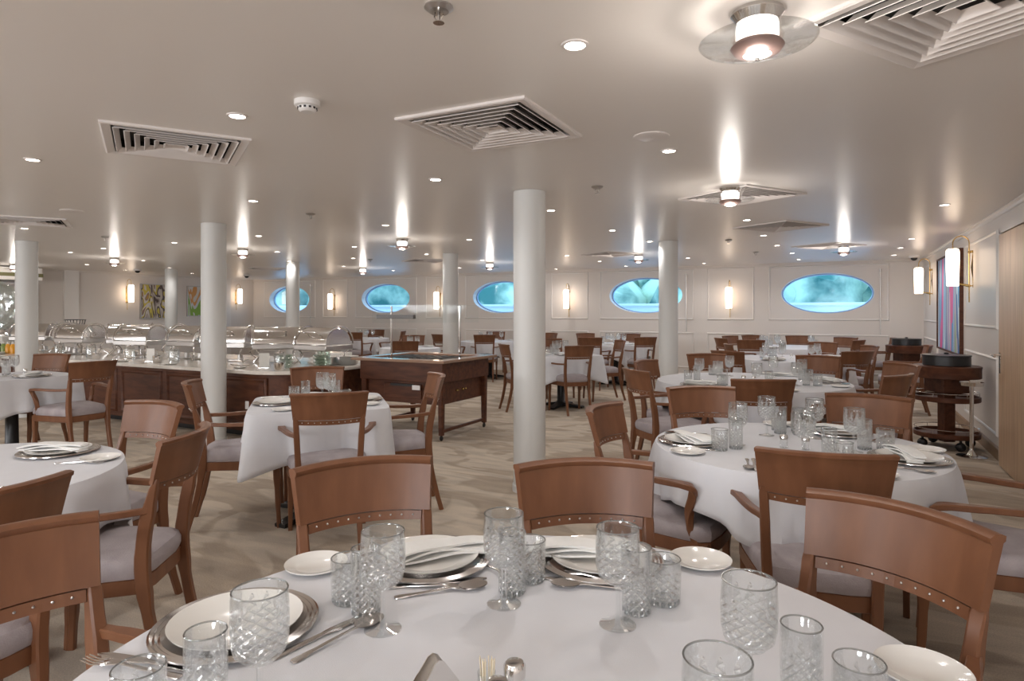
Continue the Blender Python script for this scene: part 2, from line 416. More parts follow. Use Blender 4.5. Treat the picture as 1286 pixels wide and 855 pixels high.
# right wall
bm = bm_new(); quad(bm, (XR, YF-0.1, 0), (XR, YB+0.1, 0), (XR, YB+0.1, CEIL), (XR, YF-0.1, CEIL)); wall_right = struct('wall_right', bm, 'wall')
pr = lambda u, z, d: (XR-d, u, z)
panels(wall_right, pr, [(7.25, 8.98), (11.3, 12.95)], z1=2.12, lo=(0.20, 0.93))
# left wall
bm = bm_new(); quad(bm, (XL, YF-0.1, 0), (XL, YB+0.1, 0), (XL, YB+0.1, CEIL), (XL, YF-0.1, CEIL)); wall_left = struct('wall_left', bm, 'wall')
pl = lambda u, z, d: (XL+d, u, z)
for a in (12.1, 8.1):
    b1 = bm_new(); box(b1, (XL+0.03, a, CEIL/2), (0.06, 0.3, CEIL)); obj('pilaster', b1, 'mould', wall_left, smooth=False)
struct('wall_front', hull_wall(YF, -0.03), 'wall')  # unseen near wall; its oval openings are invented for the fill lights
for nm, put, a, b in (('baseboard_back', pb, XL, XR), ('baseboard_right', pr, YF, YB), ('baseboard_left', pl, YF, YB)):
    bm = bm_new()
    rings = [[put(u, 0, 0), put(u, 0, 0.016), put(u, 0.10, 0.016), put(u, 0.115, 0.006), put(u, 0.115, 0)] for u in (a, b)]
    loft(bm, rings); struct(nm, bm, 'skirt' if nm == 'baseboard_right' else 'mould')
for i, (put, a, b) in enumerate(((pb, XL, XR), (pr, YF, YB), (pl, YF, YB))):
    bm = bm_new()
    rings = [[put(u, CEIL, 0), put(u, CEIL, 0.04), put(u, CEIL-0.012, 0.04), put(u, CEIL-0.022, 0.022), put(u, CEIL-0.04, 0.014), put(u, CEIL-0.045, 0)] for u in (a, b)]
    loft(bm, rings); struct('trim_%d' % (i+1), bm, 'wall')
# door on the right wall
DY0, DY1, DZ = 5.95, 6.93, 2.03
bm = bm_new(); box(bm, (XR-0.03, (DY0+DY1)/2, DZ/2+0.005), (0.05, DY1-DY0, DZ-0.01), bevel=0.004)
door = obj('door_1', bm, 'oak', smooth=False); door['kind'] = 'structure'
bm = bm_new(); box(bm, (XR-0.02, DY1+0.035, DZ/2+0.02), (0.05, 0.06, DZ+0.05)); box(bm, (XR-0.02, (DY0+DY1)/2, DZ+0.05), (0.05, DY1-DY0+0.12, 0.07)); obj('door_frame', bm, 'wall', door, smooth=False)
bm = bm_new(); hy = DY1-0.07
cyl(bm, (0, 0, -0.004), 0.024, 0.008, 14); bmesh.ops.rotate(bm, verts=bm.verts, cent=(0, 0, 0), matrix=Matrix.Rotation(-PI/2, 3, 'Y')); bmesh.ops.translate(bm, verts=bm.verts, vec=(XR-0.059, hy, 0.98))
tube(bm, smoothpts([(XR-0.06, hy, 0.98), (XR-0.105, hy, 0.98), (XR-0.12, hy-0.02, 0.98), (XR-0.12, hy-0.13, 0.975)], 4), 0.010)
obj('door_handle', bm, 'chrome', door)
bm = bm_new(); box(bm, (XR-0.059, hy, 0.90), (0.008, 0.04, 0.16), bevel=0.002); obj('escutcheon', bm, 'chrome', door)

# outside: promenade bulwark, river and wooded bank
bm = bm_new(); box(bm, (-7, YB+1.6, 0.72), (30, 0.08, 1.56)); box(bm, (-7, YB+1.6, 1.52), (30, 0.2, 0.05)); o = obj('bulwark', bm, 'hull', smooth=False)
tagit(o, 'pale blue-white ship bulwark running outside the oval windows', 'bulwark')
bm = bm_new(); box(bm, (-7, YB+0.9, -0.05), (30, 1.5, 0.06)); o = struct('promenade_deck', bm, 'hull')
bm = bm_new(); quad(bm, (-120, YB+1.7, -2.5), (80, YB+1.7, -2.5), (80, YB+90, -2.5), (-120, YB+90, -2.5)); struct('river_water', bm, simple('river', (0.10, 0.24, 0.35), 0.15))
bm = bm_new(); rr = random.Random(4)
for k in range(150):
    x = -80+rr.random()*110; y = YB+24+rr.random()*16; s = 2.0+rr.random()*2.8
    r_ = bmesh.ops.create_icosphere(bm, subdivisions=2, radius=s, matrix=Matrix.Translation((x, y, rr.random()*4.5)))
    for v in r_['verts']: v.co += Vector((rr.uniform(-1, 1), rr.uniform(-1, 1), rr.uniform(-1, 1)))*s*0.16
box(bm, (-25, YB+40, -0.5), (130, 20, 4))
o = obj('wooded_bank', bm, 'spring'); tagit(o, 'green wooded river bank seen through the oval windows', 'trees', kind='stuff')
bm = bm_new(); ball(bm, (6.2, YB+17, 0.5), 1.7, 20, (1.6, 0.5, 0.9)); o = obj('sandy_mound', bm, simple('pale_sand', (0.60, 0.68, 0.64), 0.9)); tagit(o, 'pale rounded mound on the bank behind the rightmost window', 'mound')

# ------------------------------------------------------------------ columns
COL = [(W(0.133, 4.85), 'front white round column standing in the middle of the room'),
       (W(-3.10, 6.62), 'white round column at the front of the buffet counter, behind the armchair'),
       (W(2.03, 8.27), 'white round column behind the second right-hand table'),
       (W(-0.97, 10.05), 'white round column rising behind the wooden salad cart'),
       (W(-4.04, 11.74), 'slim-looking white column in front of the leftmost oval window'),
       (W(-6.30, 8.27), 'white round column at far left by the glass sculpture'),
       (W(-7.33, 13.7), 'farthest white column, between the two framed paintings on the left wall')]
def mk_col():
    t = thing('column', '', 'column')
    bm = bm_new(); lathe(bm, [(0, 0.0), (0.122, 0.0), (0.122, CEIL-0.002), (0, CEIL-0.002)], 40); obj('shaft', bm, 'column', t)
    bm = bm_new(); lathe(bm, [(0.123, 0), (0.130, 0), (0.130, 0.05), (0.123, 0.055)], 40); obj('foot_ring', bm, 'column', t)
    return t
for (x, y), lab in COL: place('column', mk_col, (x, y, 0), 0, lab, 'round columns')

# ------------------------------------------------------------------ labels that place a ceiling fitting by what is under it
LAND = [((0, 1.0), 'near round table'), (W(0.133, 4.85), 'front column'), (W(-3.1, 6.62), 'buffet column'), (W(2.03, 8.27), 'column behind the right tables'),
        (W(-0.97, 10.05), 'column behind the salad cart'), (W(-4.04, 11.74), 'leftmost window column'), (W(-6.3, 8.27), 'far left column'), (W(-7.33, 13.7), 'painting wall column'),
        ((WIN[0], 12.6), 'rightmost oval window'), ((WIN[1], 12.6), 'second oval window from the right'), ((WIN[2], 12.6), 'middle oval window'), ((WIN[3], 12.6), 'fourth oval window'), ((WIN[4], 12.6), 'leftmost oval window'),
        (W(-1.3, 4.3), 'square table by the cart'), (W(-2.15, 2.38), 'left foreground table'), (W(1.29, 2.9), 'right-hand round table'), (W(2.1, 5.6), 'second right-hand table'), ((1.1, 7.7), 'round service station')]
ORD = ['nearest', 'second nearest', 'third nearest', 'fourth nearest', 'fifth nearest', 'sixth nearest']
def ord_labels(pts, head):
    res = [None]*len(pts); per = {}
    for i, p in enumerate(pts):
        ds = sorted((math.hypot(p[0]-l[0][0], p[1]-l[0][1]), l[1]) for l in LAND)
        per.setdefault(ds[0][1], []).append((ds[0][0], i))
    for nm, lst in per.items():
        lst.sort()
        for k, (_, i) in enumerate(lst):
            res[i] = '%s, %s to the %s' % (head, ORD[min(k, 5)], nm)
    return res

# ------------------------------------------------------------------ ceiling diffusers
def mk_vent():
    t = thing('ceiling_vent', '', 'vent')
    def sqring(prof):
        bm = bm_new(); loft(bm, [[(a, -a, z), (a, a, z), (-a, a, z), (-a, -a, z)] for a, z in prof], cap=False); return bm
    obj('frame', sqring([(VHALF, 0), (VHALF, -0.010), (VHALF-0.008, -0.014), (VHALF-0.045, -0.008), (VHALF-0.045, 0.02)]), 'vent', t, smooth=False)
    a = VHALF-0.062
    for k in range(6):
        obj('louver', sqring([(a+0.008, -0.014), (a+0.006, -0.016), (a-0.015, 0.012), (a-0.017, 0.011), (a+0.004, -0.014)]), 'vent', t, smooth=False)
        a -= 0.045
    bm = bm_new(); box(bm, (0, 0, 0.07), (0.62, 0.62, 0.004)); 
    for s in (-1, 1):
        box(bm, (s*0.311, 0, 0.035), (0.004, 0.62, 0.07)); box(bm, (0, s*0.311, 0.035), (0.62, 0.004, 0.07))
    obj('duct_box', bm, 'dark', t, smooth=False)
    return t
for p, lab in zip(VENTS, ord_labels(VENTS, 'square louvred air vent in the ceiling')):
    place('vent', mk_vent, (p[0], p[1], CEIL), p[2], lab, 'square ceiling vents')

# ------------------------------------------------------------------ downlights
DL = [(722,56),(298,145),(41,200),(840,189),(547,225),(318,252),(692,264),(484,282.5),(31,286.5),(1186,257),(938,276),(769,289),(130,311.6),(219,304.5),(180,327),(109,332),
      (100,341),(157.5,339),(213,336),(241,343),(325,296),(348,316),(363,328),(445,309.6),(443.7,324),(431.6,334),(589,300.6),(535.6,319),
      (605.6,326.6),(577,336),(494,339.5),(816,303),(712,320.7),(753,328),(786,334),(698,337.5),(864,323.8),(884,330.5),(959,295.4),(976,308),
      (994.7,317.6),(1003,325.5),(1144.7,299.6),(1131,311),(1122.6,320)]
def dl_xy(px, py):
    Z = (CEIL-CAMH)*800/(391-py); return W((px-643)/800*Z, Z)
DLP = [dl_xy(*p) for p in DL]
DLP += [(-1.9, 0.2), (-1.6, -1.8), (-4.4, -0.4), (-8.0, 0.4), (-7.0, 2.2), (0.5, -1.2), (-11.5, 2.5), (-10.5, 5.6)]     # the same rows carried on outside the frame
spot = bpy.data.lights.new('downlight_beam', 'SPOT'); spot.energy = SPOT_W; spot.color = SPOT_COL; spot.spot_size = math.radians(150); spot.spot_blend = 0.9; spot.shadow_soft_size = 0.025
def mk_dl():
    t = thing('ceiling_downlight', '', 'downlight')
    bm = bm_new(); lathe(bm, [(0.034, -0.001), (0.036, -0.006), (0.046, -0.004), (0.047, 0.0)], 20); obj('trim_ring', bm, 'vent', t)
    bm = bm_new(); lathe(bm, [(0.0, -0.0035), (0.034, -0.0025)], 20); obj('lens', bm, 'bulb', t)
    l = bpy.data.objects.new('beam', spot); C.objects.link(l); l.parent = t; l.location = (0, 0, -0.03)
    return t
for p, lab in zip(DLP, ord_labels(DLP, 'small round recessed downlight')):
    place('downlight', mk_dl, (p[0], p[1], CEIL), 0, lab, 'recessed ceiling downlights')

# ------------------------------------------------------------------ flush lamps with a clear glass disc
LP = [(951, 56), (917, 252), (505, 309.6), (305, 320.5), (143.6, 331), (18, 338), (455.6, 342), (615, 336), (802, 327), (1059.6, 317)]
pt = bpy.data.lights.new('disc_lamp_glow', 'POINT'); pt.energy = LAMP_W; pt.color = (1, 0.92, 0.85); pt.shadow_soft_size = 0.05
def mk_lamp():
    t = thing('ceiling_lamp', '', 'ceiling lamp')
    bm = bm_new(); lathe(bm, [(0, 0), (0.075, 0), (0.078, -0.012), (0.06, -0.035), (0, -0.035)], 28); obj('ceiling_plate', bm, 'chrome', t)
    bm = bm_new(); lathe(bm, [(0.045, -0.035), (0.062, -0.045), (0.062, -0.085), (0.045, -0.095)], 28); obj('upper_glass', bm, 'disc', t)
    bm = bm_new(); lathe(bm, [(0.165, -0.088), (0.171, -0.091), (0.165, -0.096), (0.05, -0.099), (0.05, -0.094), (0.165, -0.088)], 48); obj('glass_disc', bm, 'glass', t)
    bm = bm_new(); lathe(bm, [(0.045, -0.095), (0.072, -0.098), (0.078, -0.108), (0.066, -0.124), (0.040, -0.132)], 28); obj('lamp_shade', bm, 'bronze', t)
    bm = bm_new(); lathe(bm, [(0.0, -0.138), (0.025, -0.137), (0.042, -0.130)], 24); obj('lens', bm, 'disc', t)
    bm = bm_new(); lathe(bm, [(0, -0.150), (0.006, -0.149), (0.008, -0.142), (0.005, -0.136)], 10); obj('finial', bm, 'chrome', t)
    l = bpy.data.objects.new('glow', pt); C.objects.link(l); l.parent = t; l.location = (0, 0, -0.20)
    return t
LPP = []
for px, py in LP:
    Z = (CEIL-0.10-CAMH)*800/(391-py); LPP.append(W((px-643)/800*Z, Z))
for p, lab in zip(LPP, ord_labels(LPP, 'glass-disc ceiling lamp')):
    place('lamp', mk_lamp, (p[0], p[1], CEIL), 0, lab, 'glass disc ceiling lamps')

# small ceiling fittings
def mk_sprk():
    t = thing('sprinkler', '', 'sprinkler')
    bm = bm_new(); lathe(bm, [(0.0, 0), (0.042, 0), (0.044, -0.006), (0.030, -0.016), (0.022, -0.012), (0.0, -0.012)], 20); obj('rosette', bm, 'steel', t)
    bm = bm_new(); cyl(bm, (0, 0, -0.045), 0.005, 0.035, 8)
    for k in range(2):
        a = k*PI; tube(bm, [(0.012*math.cos(a), 0.012*math.sin(a), -0.015), (0.016*math.cos(a), 0.016*math.sin(a), -0.03), (0.004*math.cos(a), 0.004*math.sin(a), -0.045)], 0.0022)
    obj('nozzle', bm, 'chrome', t)
    bm = bm_new(); cyl(bm, (0, 0, -0.050), 0.017, 0.002, 14); obj('deflector', bm, 'chrome', t)
    return t
SP = [cpos(551, 8), cpos(750, 234), cpos(390, 268), cpos(915, 301), cpos(949, 316.5), cpos(465, 325.5), cpos(132, 297)]
for p, lab in zip(SP, ord_labels(SP, 'small metal sprinkler head in the ceiling')): place('sprk', mk_sprk, (p[0], p[1], CEIL), 0, lab, 'ceiling sprinklers')
x, y = cpos(386, 127)
t = thing('smoke_detector', 'white round smoke detector on the ceiling above the left foreground', 'detector', (x, y, CEIL))
bm = bm_new(); lathe(bm, [(0, 0), (0.055, 0), (0.055, -0.022), (0.048, -0.026), (0.0, -0.026)], 28); obj('base', bm, 'white', t)
bm = bm_new(); lathe(bm, [(0.040, -0.026), (0.038, -0.040), (0.028, -0.048), (0, -0.048)], 28); obj('cover', bm, 'white', t)
bm = bm_new()
for k in range(12):
    a = k*PI/6; box(bm, (0.0405*math.cos(a), 0.0405*math.sin(a), -0.033), (0.003, 0.010, 0.008), rz=a)
obj('slots', bm, 'black', t)
for (px, py), lab in (((818, 171), 'flat round ceiling speaker right of the large central vent'), ((90, 264.5), 'flat round ceiling speaker over the far left')):
    x, y = cpos(px, py); bm = bm_new(); lathe(bm, [(0, -0.006), (0.085, -0.006), (0.092, -0.003), (0.093, 0)], 32); cyl(bm, (0, 0, -0.008), 0.004, 0.003, 8)
    o = obj('ceiling_speaker', bm, 'vent', loc=(x, y, CEIL)); tagit(o, lab, 'speaker', 'ceiling speakers')
for (px, py), lab in (((1148, 321), 'dark dome security camera on the ceiling at the far right corner'), ((172.7, 338), 'dark dome security camera on the ceiling over the left sconce'), ((309.8, 352), 'dark dome security camera near the leftmost window')):
    Z = (CEIL-CAMH)*800/(391-py); Z = min(Z, 15.8); x, y = W((px-643)/800*Z, Z); x = max(min(x, XR-0.1), XL+0.12); y = min(y, YB-0.12)
    t = thing('dome_camera', lab, 'camera', (x, y, CEIL), group='dome cameras')
    bm = bm_new(); lathe(bm, [(0, 0), (0.075, 0), (0.075, -0.03), (0.06, -0.035), (0, -0.035)], 20); obj('housing', bm, 'white', t)
    bm = bm_new(); lathe(bm, [(0.052, -0.035), (0.045, -0.06), (0.025, -0.078), (0, -0.083)], 20); obj('dome', bm, 'black', t)

# ------------------------------------------------------------------ sconces
def mk_sconce():
    t = thing('wall_sconce', '', 'wall lamp')                  # origin on the wall at the rod's middle, +y into the room
    bm = bm_new(); tube(bm, [(0, 0.035, -0.38), (0, 0.035, 0.27)], 0.0065); obj('rod', bm, 'brass', t)
    bm = bm_new(); tube(bm, [(0, 0.035+0.075-0.075*math.cos(a), 0.27+0.08*math.sin(a)) for a in [PI*k/12 for k in range(13)]] + [(0, 0.185, 0.21)], 0.006); obj('arm', bm, 'brass', t)
    for z in (-0.20, 0.17):
        bm = bm_new(); ball(bm, (0, 0.035, z), 0.016, 10); tube(bm, [(0, 0.035, z), (0, 0.003, z)], 0.007)
        cyl(bm, (0, 0, 0), 0.02, 0.006, 12); bmesh.ops.rotate(bm, verts=bm.verts[-24:], cent=(0, 0, 0), matrix=Matrix.Rotation(PI/2, 3, 'X')); bmesh.ops.translate(bm, verts=bm.verts[-24:], vec=(0, 0.003, z))
        obj('wall_bracket', bm, 'brass', t)
    bm = bm_new(); lathe(bm, [(0.0, 0.215), (0.045, 0.212), (0.062, 0.195), (0.066, 0.15), (0.058, -0.19), (0.054, -0.20), (0, -0.20)], 24, c=(0, 0.185, 0)); obj('lamp_shade', bm, 'shade', t)
    return t
place('sconce', mk_sconce, (XR, 8.5, 1.84), PI/2, 'brass arched wall lamp with white glass shade nearest the oak door', 'arched wall sconces')
place('sconce', mk_sconce, (XR, 11.9, 1.84), PI/2, 'brass arched wall lamp with white glass shade near the far right corner', 'arched wall sconces')
for i, x in enumerate(WIN):
    if x-1.69 < XL: continue
    place('sconce', mk_sconce, (x-1.69, YB, 1.62), PI, ['brass wall lamp between the rightmost and second oval windows', 'brass wall lamp between the second and middle windows', 'brass wall lamp beside the column behind the salad cart', 'brass wall lamp between the two leftmost oval windows', ''][i], 'arched wall sconces') if i < 4 else None
place('sconce', mk_sconce, (XL, 9.35, 1.78), -PI/2, 'wall lamp glowing on the left wall beside the arches painting', 'arched wall sconces')
place('sconce', mk_sconce, (XL, 12.45, 1.78), -PI/2, 'wall lamp at the far end of the left wall behind the buffet column', 'arched wall sconces')

# ------------------------------------------------------------------ paintings
def painting(x, y, z, wd, ht, mat, label, side, frame='wood_dark'):
    t = thing('framed_painting', label, 'painting', (x, y, z), 0)
    bm = bm_new(); s = side
    box(bm, (s*0.012, 0, 0), (0.02, wd-0.03, ht-0.03)); obj('canvas', bm, mat, t, smooth=False)
    bm = bm_new()
    for q in (-1, 1):
        box(bm, (s*0.02, q*(wd/2-0.01), 0), (0.04, 0.02, ht)); box(bm, (s*0.02, 0, q*(ht/2-0.01)), (0.04, wd-0.04, 0.02))
    obj('frame', bm, frame, t, smooth=False)
painting(XR, 10.1, 1.47, 2.0, 1.28, 'art_blue', 'tall striped blue and pink painting on the right wall', -1)
painting(XL, 10.02, 1.61, 0.70, 0.86, 'art_arch', 'brown and yellow painting of arches, left of the far column', 1, 'steel')
painting(XL, 11.3, 1.63, 0.74, 0.80, 'art_pale', 'pale painting with orange and green strokes, right of the far column', 1, 'steel')

# ------------------------------------------------------------------ dining chairs
def seat_outline(k, d=0.0):
    "rounded trapezoid seen from above, front bowed; k scales, d insets"
    pts = []
    for fx, fy in [(-0.17, -0.22), (-0.205, -0.05), (-0.238, 0.12), (-0.245, 0.19), (-0.215, 0.235), (-0.11, 0.255), (0, 0.262), (0.11, 0.255), (0.215, 0.235), (0.245, 0.19), (0.238, 0.12), (0.205, -0.05), (0.17, -0.22), (0.09, -0.235), (-0.09, -0.235)]:
        pts.append((fx*(k-d/0.24), 0.01+(fy-0.01)*(k-d/0.24)))
    return pts
def mk_chair():
    t = thing('dining_armchair', '', 'chair')
    # back panel, concave towards the sitter
    bm = bm_new(); nseg = 14; rings = []
    def pan(u, z, d):
        f = (z-0.735)/0.18
        hw = 0.193+0.018*f
        y = -0.262-0.045*f-0.06*(1-u*u)
        nrm = Vector((-2*0.06*u/hw, 1, 0)).normalized()
        p = Vector((u*hw, y, z)) + nrm*d
        return p
    for i in range(nseg+1):
        u = -1+2*i/nseg; zt = 0.913+0.004*(1-u*u)
        rings.append([pan(u, 0.762, 0), pan(u, 0.84, 0), pan(u, zt-0.018, -0.001), pan(u, zt-0.014, -0.005), pan(u, zt-0.004, -0.004), pan(u, zt, 0.006), pan(u, zt, 0.020), pan(u, zt-0.008, 0.030), pan(u, zt-0.018, 0.026), pan(u, zt-0.022, 0.021), pan(u, 0.84, 0.020), pan(u, 0.762, 0.020)])
    loft(bm, rings); back = obj('backrest', bm, 'wood', t)
    bm = bm_new(); rings = []
    for i in range(nseg+1):
        u = -0.88+1.76*i/nseg; rings.append([pan(u, 0.733, 0.004), pan(u, 0.7580, 0.004), pan(u, 0.7580, 0.017), pan(u, 0.733, 0.017)])
    loft(bm, rings); rail = obj('stud_rail', bm, 'wood', t, smooth=False)
    bm = bm_new()
    for i in range(10):
        u = -0.76+1.52*i/9
        for dd in (0.003, 0.018):
            p = pan(u, 0.747, dd); bmesh.ops.create_icosphere(bm, subdivisions=1, radius=0.0034, matrix=Matrix.Translation(p))
    so = obj('studs', bm, 'steel', rail); so['label'] = 'row of small metal studs'; so['kind'] = 'stuff'
    # rear posts run from floor to the back panel
    for s in (-1, 1):
        bm = bm_new()
        sweep(bm, smoothpts([(s*0.165, -0.315, 0), (s*0.162, -0.26, 0.2), (s*0.165, -0.225, 0.42), (s*0.172, -0.232, 0.58), (s*0.178, -0.262, 0.725), (s*0.183, -0.277, 0.78)], 4), [0.026]*3+[0.030]*4+[0.034]*4+[0.032]*4+[0.030]*3+[0.027,0.022]+[0.014], [0.030]*3+[0.036]*4+[0.048]*4+[0.044]*4+[0.034,0.030,0.026,0.020,0.016]+[0.012], up=(0, 1, 0)) 
        obj('leg', bm, 'wood', t)
        bm = bm_new()
        sweep(bm, smoothpts([(s*0.222, 0.222, 0), (s*0.220, 0.212, 0.2), (s*0.222, 0.205, 0.42)], 4), [0.026]*3+[0.032]*3+[0.040]*3, [0.026]*3+[0.032]*3+[0.042]*3, up=(0, 1, 0))
        obj('leg', bm, 'wood', t)
        bm = bm_new()
        sweep(bm, smoothpts([(s*0.180, -0.245, 0.668), (s*0.222, -0.11, 0.662), (s*0.262, 0.05, 0.664), (s*0.270, 0.145, 0.660), (s*0.262, 0.175, 0.640), (s*0.240, 0.155, 0.560), (s*0.228, 0.155, 0.48), (s*0.226, 0.185, 0.41)], 4), [0.026]*2+[0.032]*6+[0.044]*8+[0.034]*12+[0.032], [0.022]*12+[0.024]*6+[0.030]*10+[0.030], up=(0, 0.25, 1))
        obj('armrest', bm, 'wood', t)
    bm = bm_new()
    loft(bm, [[(x, y, z) for x, y in seat_outline(k)] for k, z in ((0.97, 0.372), (1.0, 0.376), (1.0, 0.425), (0.97, 0.428))]); obj('seat_frame', bm, 'wood', t)
    bm = bm_new()
    loft(bm, [[(x, y, z) for x, y in seat_outline(k)] for k, z in ((0.985, 0.4285), (1.01, 0.445), (1.01, 0.470), (0.97, 0.490), (0.86, 0.503), (0.6, 0.513), (0.25, 0.516))]); obj('seat', bm, 'seat', t)
    return t
CH = [
 (-.45, 1.92, .40, -.92, 'armchair at the near table facing the camera, left of centre'),
 (.214, 1.91, .07, -1, 'armchair at the near table facing the camera, in front of the white column'),
 (.89, 1.465, -.826, -.562, 'armchair with studded curved back at the near table, right foreground'),
 (-1.06, 1.27, .86, -.5, 'armchair at the near table cut by the left picture edge'),
 (.995, 2.02, .31, .95, 'armchair seen from behind, pushed in at the near side of the right-hand table'),
 (.415, 3.03, .87, -.49, 'armchair at the left of the right-hand table, seen side-on beside the front column'),
 (1.12, 3.80, .05, -1, 'armchair at the far left side of the right-hand table'),
 (1.91, 3.41, -.60, -.80, 'armchair at the far right side of the right-hand table'),
 (2.10, 2.26, -.84, .54, 'armchair at the right end of the right-hand table, cut by the picture edge'),
 (1.66, 4.19, .10, 1, 'dark armchair back between the two right-hand round tables'),
 (.93, 4.92, .95, .3, 'armchair at the left of the second right-hand table, nearer of two'),
 (1.2, 5.83, .76, -.65, 'armchair at the left of the second right-hand table, farther of two'),
 (2.05, 6.74, 0, -1, 'armchair at the far side of the second right-hand table'),
 (3.10, 6.45, -.55, -.83, 'armchair at the far right of the second right-hand table'),
 (3.36, 5.45, -1, -.15, 'armchair right of the second right-hand table, in front of the wall chair'),
 (2.76, 4.50, -.55, .83, 'armchair at the near right of the second right-hand table'),
 (-1.0, 3.5, -.3, .95, 'armchair seen from behind at the square table by the cart'),
 (-2.06, 4.06, .95, .3, 'armchair left of the square table by the cart, before the buffet column'),
 (-.52, 4.54, -.95, -.3, 'armchair right of the square table, in front of the wooden cart'),
 (-1.57, 5.14, .3, -.95, 'armchair at the far side of the square table, backed to the buffet'),
 (-3.74, 5.72, -.889, .457, 'armchair right of the far left table, in front of the buffet base'),
 (-4.83, 6.72, -.1, -1, 'armchair with light-catching back behind the far left table'),
 (-5.07, 5.30, .457, .889, 'armchair at the near side of the far left table, half out of frame'),
 (-1.75, 3.16, -.43, -.9, 'armchair at the far side of the left foreground table'),
 (-1.20, 2.40, -.99, -.1, 'armchair seen side-on at the right of the left foreground table'),
 (-1.31, 1.60, -.9, .43, 'armchair back at the near side of the left foreground table'),
 (.89, 8.3, -.3, .95, 'armchair seen from behind at the square table beyond the front column'),
 (1.71, 9.9, -.97, -.2, 'armchair right of the square table beyond the front column'),
 (-.14, 8.75, .95, .3, 'armchair left of the square table beyond the front column'),
 (.62, 10.5, .25, -.97, 'armchair behind the front column at the far side of the square table'),
 (1.34, 10.95, .3, .95, 'left armchair seen from behind at the table before the second window'),
 (2.34, 11.1, -.2, .98, 'right armchair seen from behind at the table before the second window'),
 (1.5, 13.1, .3, -.95, 'left wall-side armchair beneath the second window'),
 (2.38, 12.85, -.2, -.98, 'right wall-side armchair beneath the second window'),
 (-.53, 12.2, 0, 1, 'armchair seen from behind at the table under the middle window'),
 (-.36, 14.2, 0, -1, 'wall-side armchair at the table under the middle window'),
 (-1.5, 12.5, .8, .6, 'armchair left of the table under the middle window'),
 (.85, 13.3, -.8, -.5, 'armchair right of the table under the middle window'),
 (-3.4, 13.6, .1, 1, 'armchair seen from behind at the table under the fourth window'),
 (-3.35, 15.7, .1, -1, 'wall-side armchair at the table under the fourth window'),
 (-2.45, 14.5, -1, 0, 'armchair right of the table under the fourth window'),
 (-4.25, 14.6, 1, 0, 'armchair left of the table under the fourth window'),
 (-1.62, 9.6, 0, 1, 'armchair just behind the left end of the salad cart'),
 (-1.85, 12.0, .1, -1, 'armchair behind the salad cart facing the camera'),
 (-.95, 11.2, -1, -.4, 'armchair beside the column behind the salad cart'),
 (2.42, 7.2, .75, .65, 'armchair seen from behind at the near left of the third right-hand table'),
 (2.95, 8.75, 1, -.15, 'armchair at the left of the third right-hand table'),
 (3.9, 7.15, -.2, .97, 'armchair seen from behind at the near side of the third right-hand table'),
 (4.72, 8.35, -1, 0, 'armchair side-on at the right of the third right-hand table'),
 (4.55, 9.3, -.7, -.7, 'armchair at the far right of the third right-hand table'),
 (3.75, 10.0, .3, .95, 'armchair seen from behind at the far right table under the window'),
 (3.48, 10.7, .97, .2, 'armchair at the left end of the farthest right table'),
 (4.0, 11.75, .5, -.87, 'wall-side armchair at the left of the farthest right table'),
 (4.5, 12.05, .3, -.95, 'wall-side armchair second from the left at the farthest right table'),
 (5.25, 11.75, -.1, -1, 'wall-side armchair beneath the rightmost window'),
 (5.45, 9.95, -.6, .8, 'armchair at the near right of the farthest right table'),
 (5.80, 11.05, -.8, -.6, 'armchair at the far right of the farthest right table'),
 (6.45, 10.75, -.9, .45, 'armchair closest to the far right corner'),
 (5.52, 8.42, -.889, .457, 'armchair standing against the right wall between the two service stations'),
]
for X, Z, nx, nz, lab in CH:
    l = math.hypot(nx, nz); nx /= l; nz /= l
    x, y = W(X+0.33*nx, Z+0.33*nz)
    place('chair', mk_chair, (x, y, 0), Wd(nx, nz), 'brown '+lab if len(lab.split()) < 16 else lab, 'wooden dining armchairs')

# ------------------------------------------------------------------ tables, cloths, settings
def outline(a, hs, p): return hs/((abs(math.cos(a))**p + abs(math.sin(a))**p)**(1/p))
def mk_cloth(hs, p, cs, cp, crot, seed, amp=0.045, minz=0.25):
    bm = bm_new(); NA = 128; rg = random.Random(seed)
    ph = [rg.random()*6.28 for _ in range(4)]
    rings = []
    for f in (0.12, 0.5, 0.85, 0.97, 1.0):
        rings.append([(outline(a, hs, p)*f*math.cos(a), outline(a, hs, p)*f*math.sin(a), 0.0025 if f < 1 else 0.001) for a in [2*PI*i/NA for i in range(NA)]])
    ND = 9
    for j in range(1, ND+1):
        q = j/ND; ring = []
        for i in range(NA):
            a = 2*PI*i/NA; r0 = outline(a, hs, p); rho = outline(a-crot, cs, cp)
            L = max(0.05, min(rho-r0, TOP-minz)); l = q*L
            corner = max(0.0, (L-0.18)/0.25)
            fold = amp*(l/0.25)*(math.sin(9*a+ph[0])+0.6*math.sin(15*a+ph[1])+0.5*math.sin(5*a+ph[2]))*0.5
            fold += 0.05*corner*q*max(0, math.cos(4*(a-crot)-PI))**1 if p > 5 else 0.05*corner*q*math.sin(26*a+ph[3])
            rr_ = r0+0.010*(1-math.exp(-l/0.02))+0.10*l*0.35+fold
            ring.append((rr_*math.cos(a), rr_*math.sin(a), 0.001-l*0.985-0.004*q*math.sin(11*a+ph[1])))
        rings.append(ring)
    R = [[bm.verts.new(q_) for q_ in r] for r in rings]
    for A, B in zip(R, R[1:]):
        for k in range(NA): bm.faces.new((A[k], A[(k+1) % NA], B[(k+1) % NA], B[k]))
    bm.faces.new(R[0][::-1])
    return bm
